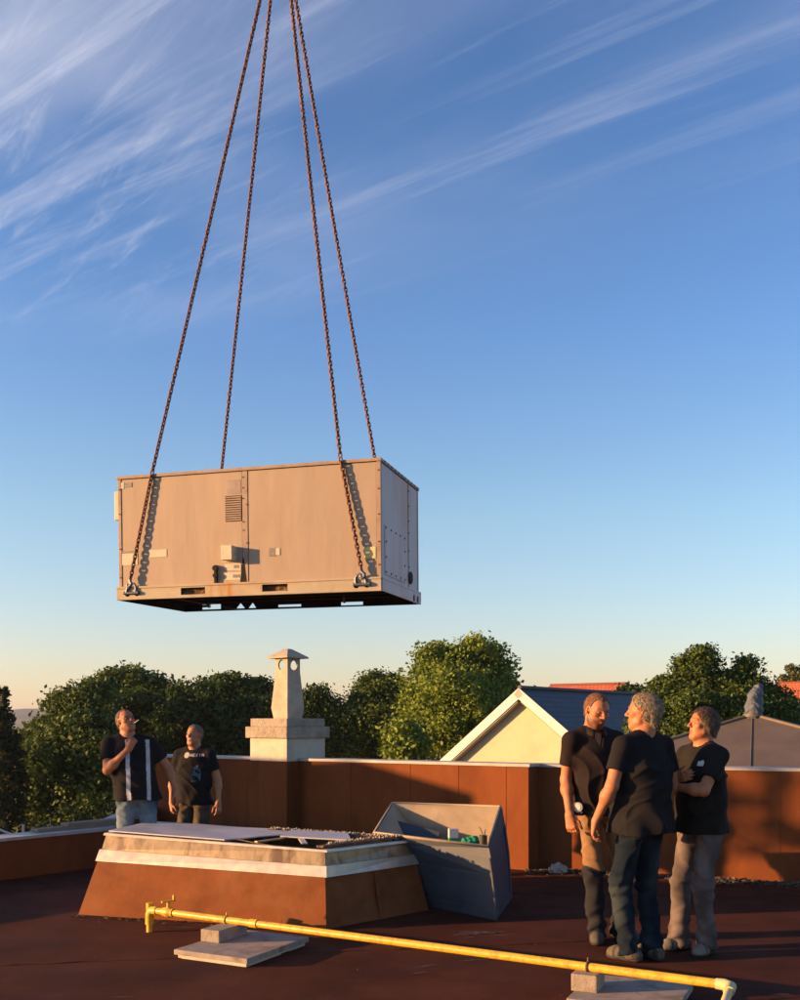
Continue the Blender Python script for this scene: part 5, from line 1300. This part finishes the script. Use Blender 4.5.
# tall thin tree outside the picture whose top dapples the right wall
tree('broadleaf_tree', 'slender tree outside the picture to the left', (-15,7.2,GZ-.42), [(0,.0,10.30,.5,.045,.55),(.1,.12,10.42,.4,.13,.10),(0,.27,10.2,.4,.05,.45),(0,.16,10.85,.4,.10,.14),(0,-.10,10.75,.4,.07,.12),(0,-.16,10.15,.4,.05,.12),(0,.05,11.15,.4,.22,.07),(0,.10,9.97,.3,.10,.07)], 'mid', 4200, .07, 31, clump=.045, trunk_r=.03, limbs=0, sats=0)
# white pole and its stub post beyond the low parapet
po = empty('white_pole', (-4.75,11.6,0)); tag(po, 'white sloping pole beyond the low parapet at the left edge', 'pole')
WP = mat('white_pole_paint', (.6,.58,.55), rough=.5, var=.1)
MB().tube([(-.9,0,.76),(.30,-.02,.30)],.014,8).build('rail', WP, po); MB().tube([(.38,0,-.2),(.38,0,.43)],.016,8).build('post', WP, po)
# ------------------------------------------------------------------ the five men
WHITEP = mat('white_print', (.75,.74,.72), rough=.8, var=.15, var_scale=60)
BLUEP = mat('faded_print', (.08,.13,.19), rough=.85, var=.5, var_scale=40)
GREYP = mat('grey_print', (.25,.25,.24), rough=.85, var=.5, var_scale=50)
BLACK = (.020,.018,.019)

def tone_A(P, t):
    x, y, z = P[:,0], P[:,1], P[:,2]
    for x0, x1 in ((-.100,-.062),(.088,.124)):
        c = (z-1.2)*-.03
        m = (y < -.0) & (x-c > x0) & (x-c < x1) & (z < 1.46); t[m,:3] = (.62,.61,.62)
def jeansA(P, t):
    w = np.clip(.5+.9*np.sin(P[:,0]*17+2)*np.sin(P[:,2]*7+1) + .3*(P[:,1] < -.05), 0, 1)[:,None]
    t[:,:3] = np.array((.04,.08,.15))*(1-w)+np.array((.20,.25,.29))*w
A_root, A = person('man looking up with cigarette and glasses, black shirt with two white stripes', (-2.53,9.62,0), rad(14), H=1.74, h=.0075, girth=1.14, belly=.06,
    head=(30,20,-4), lean=(-.085,.02),
    armR=dict(e=(-.27,-.10,1.17), w=(-.075,-.235,1.375), n=(.35,.75,.4), d=(.45,-.05,.9), t=(-.2,.55,.8)),
    armL=dict(e=(.30,.05,1.17), w=(.37,-.02,.955), n=(-.8,.5,-.2), d=(.25,-.1,-1)),
    hand_kw=(dict(), dict(curl=(.7,.9,.7), thumb=.7)), hem=.885, shirt=BLACK, shirt_tone=tone_A, pants=jeansA,
    hair=dict(off=.004, c1=(.10,.07,.045), c2=(.22,.165,.12), recede=.03, f0=-.004, low=.05, rough=.0015), seed=1.3, age_tone=(1.05,.95,.9))
B_root, B = person('shorter grey-haired man, arms hanging, in black T-shirt with white lettering', (-2.09,10.15,0), rad(-12), H=1.585, h=.0075, girth=1.02, belly=.02,
    head=(-12,6,0), armR=dict(e=(-.27,.03,1.14), w=(-.245,-.06,.88), n=(.8,.6,0), d=(.12,-.15,-1)), armL=dict(e=(.27,.03,1.14), w=(.31,-.05,.89), n=(-.8,.5,0), d=(.1,-.15,-1)),
    hand_kw=(dict(curl=(.4,.5,.4)), dict(curl=(.5,.6,.4))), hem=.87, shirt=BLACK, pants=flat_pants((.11,.085,.06), (.05,.045,.04)),
    hair=dict(off=.0065, c1=(.09,.075,.06), c2=(.26,.22,.18), recede=.015, f0=.006, low=.05, rough=.0018, stubble=1), seed=3.1)
C_root, C = person('man facing us with short reddish beard, dark polo shirt and khaki work trousers', (1.50,7.42,0), rad(16), H=1.83, h=.0056, girth=.98, belly=.0,
    head=(4,-16,6), lean=(-.075,-.02), armR=dict(e=(-.255,.05,1.14), w=(-.285,-.07,.90), n=(.75,.65,0), d=(.05,-.2,-1)), armL=dict(e=(.25,.06,1.14), w=(.24,-.05,.90), n=(-.8,.5,0), d=(.0,-.1,-1)),
    hand_kw=(dict(curl=(.4,.5,.3)), dict(curl=(.45,.55,.4),thumb=.45)), feet=dict(L=((.16,.04),18), R=((-.05,-.02),-28)), hem=.90, shirt=(.026,.018,.017),
    pants=flat_pants((.30,.17,.08), (.23,.13,.07), low=(.030,.030,.035), zl=.53), vneck=True,
    hair=dict(off=.006, c1=(.16,.07,.035), c2=(.25,.12,.06), f0=.004, recede=.015, low=.05, beard=(.15,.055,.025), rough=.0018), seed=5.2, age_tone=(1.05,.92,.86), leg_r=.86, shoes=(.10,.085,.07))
def jeansD(P, t):
    w = np.clip(.2+.8*np.sin(P[:,2]*9+P[:,0]*8)*np.sin(P[:,0]*21+1), 0, 1)[:,None]
    t[:,:3] = np.array((.012,.019,.030))*(1-w)+np.array((.045,.058,.066))*w
D_root, D = person('heavy grey-haired man with his back to us in plain black T-shirt and dark jeans', (1.635,6.80,0), rad(-148), H=1.80, h=.0056, girth=1.07, belly=.08,
    head=(32,4,0), lean=(.0,.02),
    armL=dict(e=(.275,.02,1.16), w=(.295,-.11,.925), n=(-.7,.7,0), d=(.05,-.25,-1)), armR=dict(e=(-.27,.03,1.14), w=(-.22,-.12,.92), n=(.9,.3,0), d=(.1,-.3,-1)),
    hand_kw=(dict(curl=(.4,.6,.4)), dict()), feet=dict(L=((.08,-.02),12), R=((-.09,.03),-10)), hem=.85, shirt=BLACK, pants=jeansD,
    hair=dict(off=.017, c1=(.17,.115,.07), c2=(.42,.32,.20), f0=.006, low=.075, sides=.02, strands=3200, len=.03, rough=.0018), seed=2.2, shoes=(.13,.105,.08), age_tone=(1.05,.93,.88), leg_r=.90)
def jeansE(P, t):
    w = np.clip(.5+.7*np.sin(P[:,2]*10+P[:,0]*6)*np.sin(P[:,0]*25+P[:,1]*20), 0, 1)[:,None]
    t[:,:3] = np.array((.10,.08,.075))*(1-w)+np.array((.19,.15,.14))*w
E_root, E = person('man with arms folded seen side-on in black T-shirt and faded grey-brown jeans', (2.12,7.07,0), rad(-66), H=1.71, h=.0056, girth=1.0, belly=.03,
    head=(-14,8,0), lean=(0,.015),
    armL=dict(e=(.235,-.17,1.18), w=(.03,-.275,1.20), n=(0,.9,.3), d=(-1,.05,.12), t=(0,-.2,1)),
    armR=dict(e=(-.235,-.15,1.17), w=(.00,-.215,1.245), n=(.1,.9,.2), d=(.95,.02,.30), t=(0,-.2,1)),
    hand_kw=(dict(curl=(.35,.5,.3)), dict(curl=(.3,.4,.3), thumb=.3)), feet=dict(L=((.10,-.02),20), R=((-.085,-.11),-6)), hem=.86, shirt=(.024,.021,.018), pants=jeansE, sleeve=.68,
    hair=dict(off=.014, c1=(.05,.025,.012), c2=(.19,.13,.085), f0=.030, slope=.42, low=.065, sides=.03, cover=1, strands=3200, len=.032, rough=.0014, graysides=1), seed=4.4, shoes=(.26,.22,.17), age_tone=(1.05,.92,.86), leg_r=.90)

# glasses and cigarette of the smoker
FRAME = mat('black_frame', (.02,.02,.02), rough=.4)
mb = MB()
for s in (1,-1):
    mb.tube([A['Hp'](s*.032+.018*math.cos(a), .098, .008+.013*math.sin(a)) for a in np.linspace(0, 2*pi, 13)[:-1]], .0022, 5, closed=True)
    mb.tube([A['Hp'](s*.050,.096,.012), A['Hp'](s*.076,.05,.012), A['Hp'](s*.082,-.01,.008)], .002, 5)
mb.tube([A['Hp'](-.014,.100,.012), A['Hp'](.014,.100,.012)], .002, 5)
mb.build('glasses', FRAME, A_root)
cg = empty('cigarette', A_root.location + Matrix.Rotation(rad(14),3,'Z') @ Vector(A['Hp'](.012,.09,-.058)))
tag(cg, 'white cigarette held at the mouth of the man looking up', 'cigarette')
M3 = Matrix.Rotation(rad(14),3,'Z') @ Matrix([list(r) for r in A['HM']])
dr = (M3 @ Vector((.25,-1,.1))).normalized()
MB().tube([Vector((0,0,0)), dr*.025], .0042, 8).build('filter', mat('cork_filter', (.5,.28,.12)), cg)
MB().tube([dr*.0255, dr*.085], .004, 8).build('paper_tube', mat('cigarette_paper', (.8,.8,.78)), cg)

# collar of the polo shirt
mb = MB(); S = C['S']; cz = 1.492
V = []; Fc = []
angs = np.linspace(-pi/2+.45, 1.5*pi-.45, 26)
for i, a in enumerate(angs):
    fr = max(0, -math.sin(a)); x, y = math.cos(a), math.sin(a)
    cx, cy = -.072, -.022
    for (rr, dz) in ((.064,.030-.035*fr),(.072,.034-.035*fr),(.092,-.004-.045*fr),(.088,-.010-.045*fr)):
        V.append(((cx+x*rr)*S, (cy+y*rr*1.05)*S, (cz+dz)*S))
for i in range(len(angs)-1):
    for k in range(4): a0 = i*4+k; a1 = i*4+(k+1)%4; Fc.append((a0, a1, a1+4, a0+4))
Fc += [(3,2,1,0), tuple(len(V)-4+k for k in range(4))]
o = link('collar', V, Fc, mat('polo_collar', (.028,.018,.018), rough=.9, var=.2, var_scale=30), C['shirt'], smooth=True)
decal('shirt_logo', [[(-.028,.0),(-.012,.004),(.0,-.010),(.016,.012),(.030,.030),(.020,-.006),(.002,-.026),(-.018,-.016)]], C, (.045,-.1,1.33), (1,0,0), (0,0,1), (0,-1,0), WHITEP)
for _p in [[(-.006,-.02),(.006,-.02),(.008,.0),(.003,.022),(-.005,.02)], [(-.03,-.20),(-.014,-.19),(-.02,-.16),(-.034,-.165)], [(.03,-.17),(.052,-.20),(.058,-.15),(.044,-.13)], [(-.07,-.23),(-.062,-.23),(-.062,-.222),(-.07,-.222)], [(-.045,-.29),(-.036,-.29),(-.037,-.28)]]: decal('paint_spot', [_p], C, (.02,-.1,1.23), (1,0,0), (0,0,1), (0,-1,0), GREYP)
decal('shirt_logo', [[(-.02,-.02),(.016,-.022),(.022,.0),(.012,.022),(-.004,.012),(-.018,.014)]], E, (.105,-.1,1.335), (1,0,0), (0,0,1), (0,-1,0), WHITEP)
# print on the T-shirt of the shorter man: round badge, a word, a large faded picture
def letters(word, x, y, hgt, wid, gap):
    G = {'H':[(0,0,.25,1),(.75,0,1,1),(.25,.4,.75,.6)], 'E':[(0,0,.25,1),(.25,.8,1,1),(.25,.4,.8,.6),(.25,0,1,.2)], 'X':None,
         'I':[(.35,0,.65,1)], 'N':[(0,0,.22,1),(.78,0,1,1)], 'T':[(0,.8,1,1),(.38,0,.62,.8)], 'A':[(0,0,.22,1),(.78,0,1,1),(.22,.8,.78,1),(.22,.35,.78,.52)]}
    out = []
    for ch in word:
        if ch == 'X':
            out.append([(x,y),(x+.25*wid,y),(x+wid,y+hgt),(x+.75*wid,y+hgt)]); out.append([(x+.75*wid,y),(x+wid,y),(x+.25*wid,y+hgt),(x,y+hgt)])
        else:
            for a,b,c,d in G[ch]: out.append([(x+a*wid,y+b*hgt),(x+c*wid,y+b*hgt),(x+c*wid,y+d*hgt),(x+a*wid,y+d*hgt)])
            if ch == 'N': out.append([(x+.0*wid,y+hgt),(x+.25*wid,y+hgt),(x+wid,y),(x+.75*wid,y)])
        x += wid+gap
    return out
decal('shirt_badge', [circle(-.060,.0,.030,12)], B, (.02,-.1,1.285), (1,0,0), (0,0,1), (0,-1,0), mat('cream_print', (.55,.48,.42), rough=.8, var=.3, var_scale=60))
decal('shirt_lettering', letters('HEXIN', -.022, -.014, .030, .022, .006), B, (.02,-.1,1.285), (1,0,0), (0,0,1), (0,-1,0), WHITEP)
decal('shirt_picture', [[(-.03,-.10),(.05,-.09),(.055,-.02),(.045,.035),(.03,.03),(.02,.07),(-.01,.05),(-.02,-.01),(-.045,-.04)]], B, (.065,-.1,1.12), (1,0,0), (0,0,1), (0,-1,0), BLUEP)

# tape measure clipped at the hip of the bearded man
tm = empty('tape_measure', C_root.location + Matrix.Rotation(rad(16),3,'Z') @ Vector((-.205*S,-.06,1.00)), (0,0,rad(-30)))
tag(tm, 'small silver tape measure clipped at the hip of the bearded man', 'tape measure')
TM = mat('chromed_case', (.5,.5,.48), rough=.3, metallic=.7, var=.2)
MB().disc((0,-.02,0),(0,1,0),.036,.032,20).build('case', TM, tm)
MB().box((-.035,-.035,-.062),(.035,-.003,-.030),bevel=.004).build('grip', mat('dark_rubber', (.05,.05,.05)), tm)
MB().disc((0,-.038,0),(0,1,0),.024,.005,16).build('face_plate', mat('pale_face', (.6,.6,.55), rough=.4), tm)

# ------------------------------------------------------------------ thin evening haze
hz = MB().box((-2700,-60,GZ-1),(2300,2700,58)).build('haze', None); hz['kind'] = 'stuff'
hm = bpy.data.materials.new('haze_air'); hm.use_nodes = True; hn = hm.node_tree; hn.nodes.clear()
ho_ = hn.nodes.new('ShaderNodeOutputMaterial'); pv = hn.nodes.new('ShaderNodeVolumePrincipled'); pv.inputs['Color'].default_value = (.75,.82,.95,1); pv.inputs['Density'].default_value = .0002; pv.inputs['Anisotropy'].default_value = .2
hn.links.new(pv.outputs[0], ho_.inputs['Volume']); hz.data.materials.append(hm)
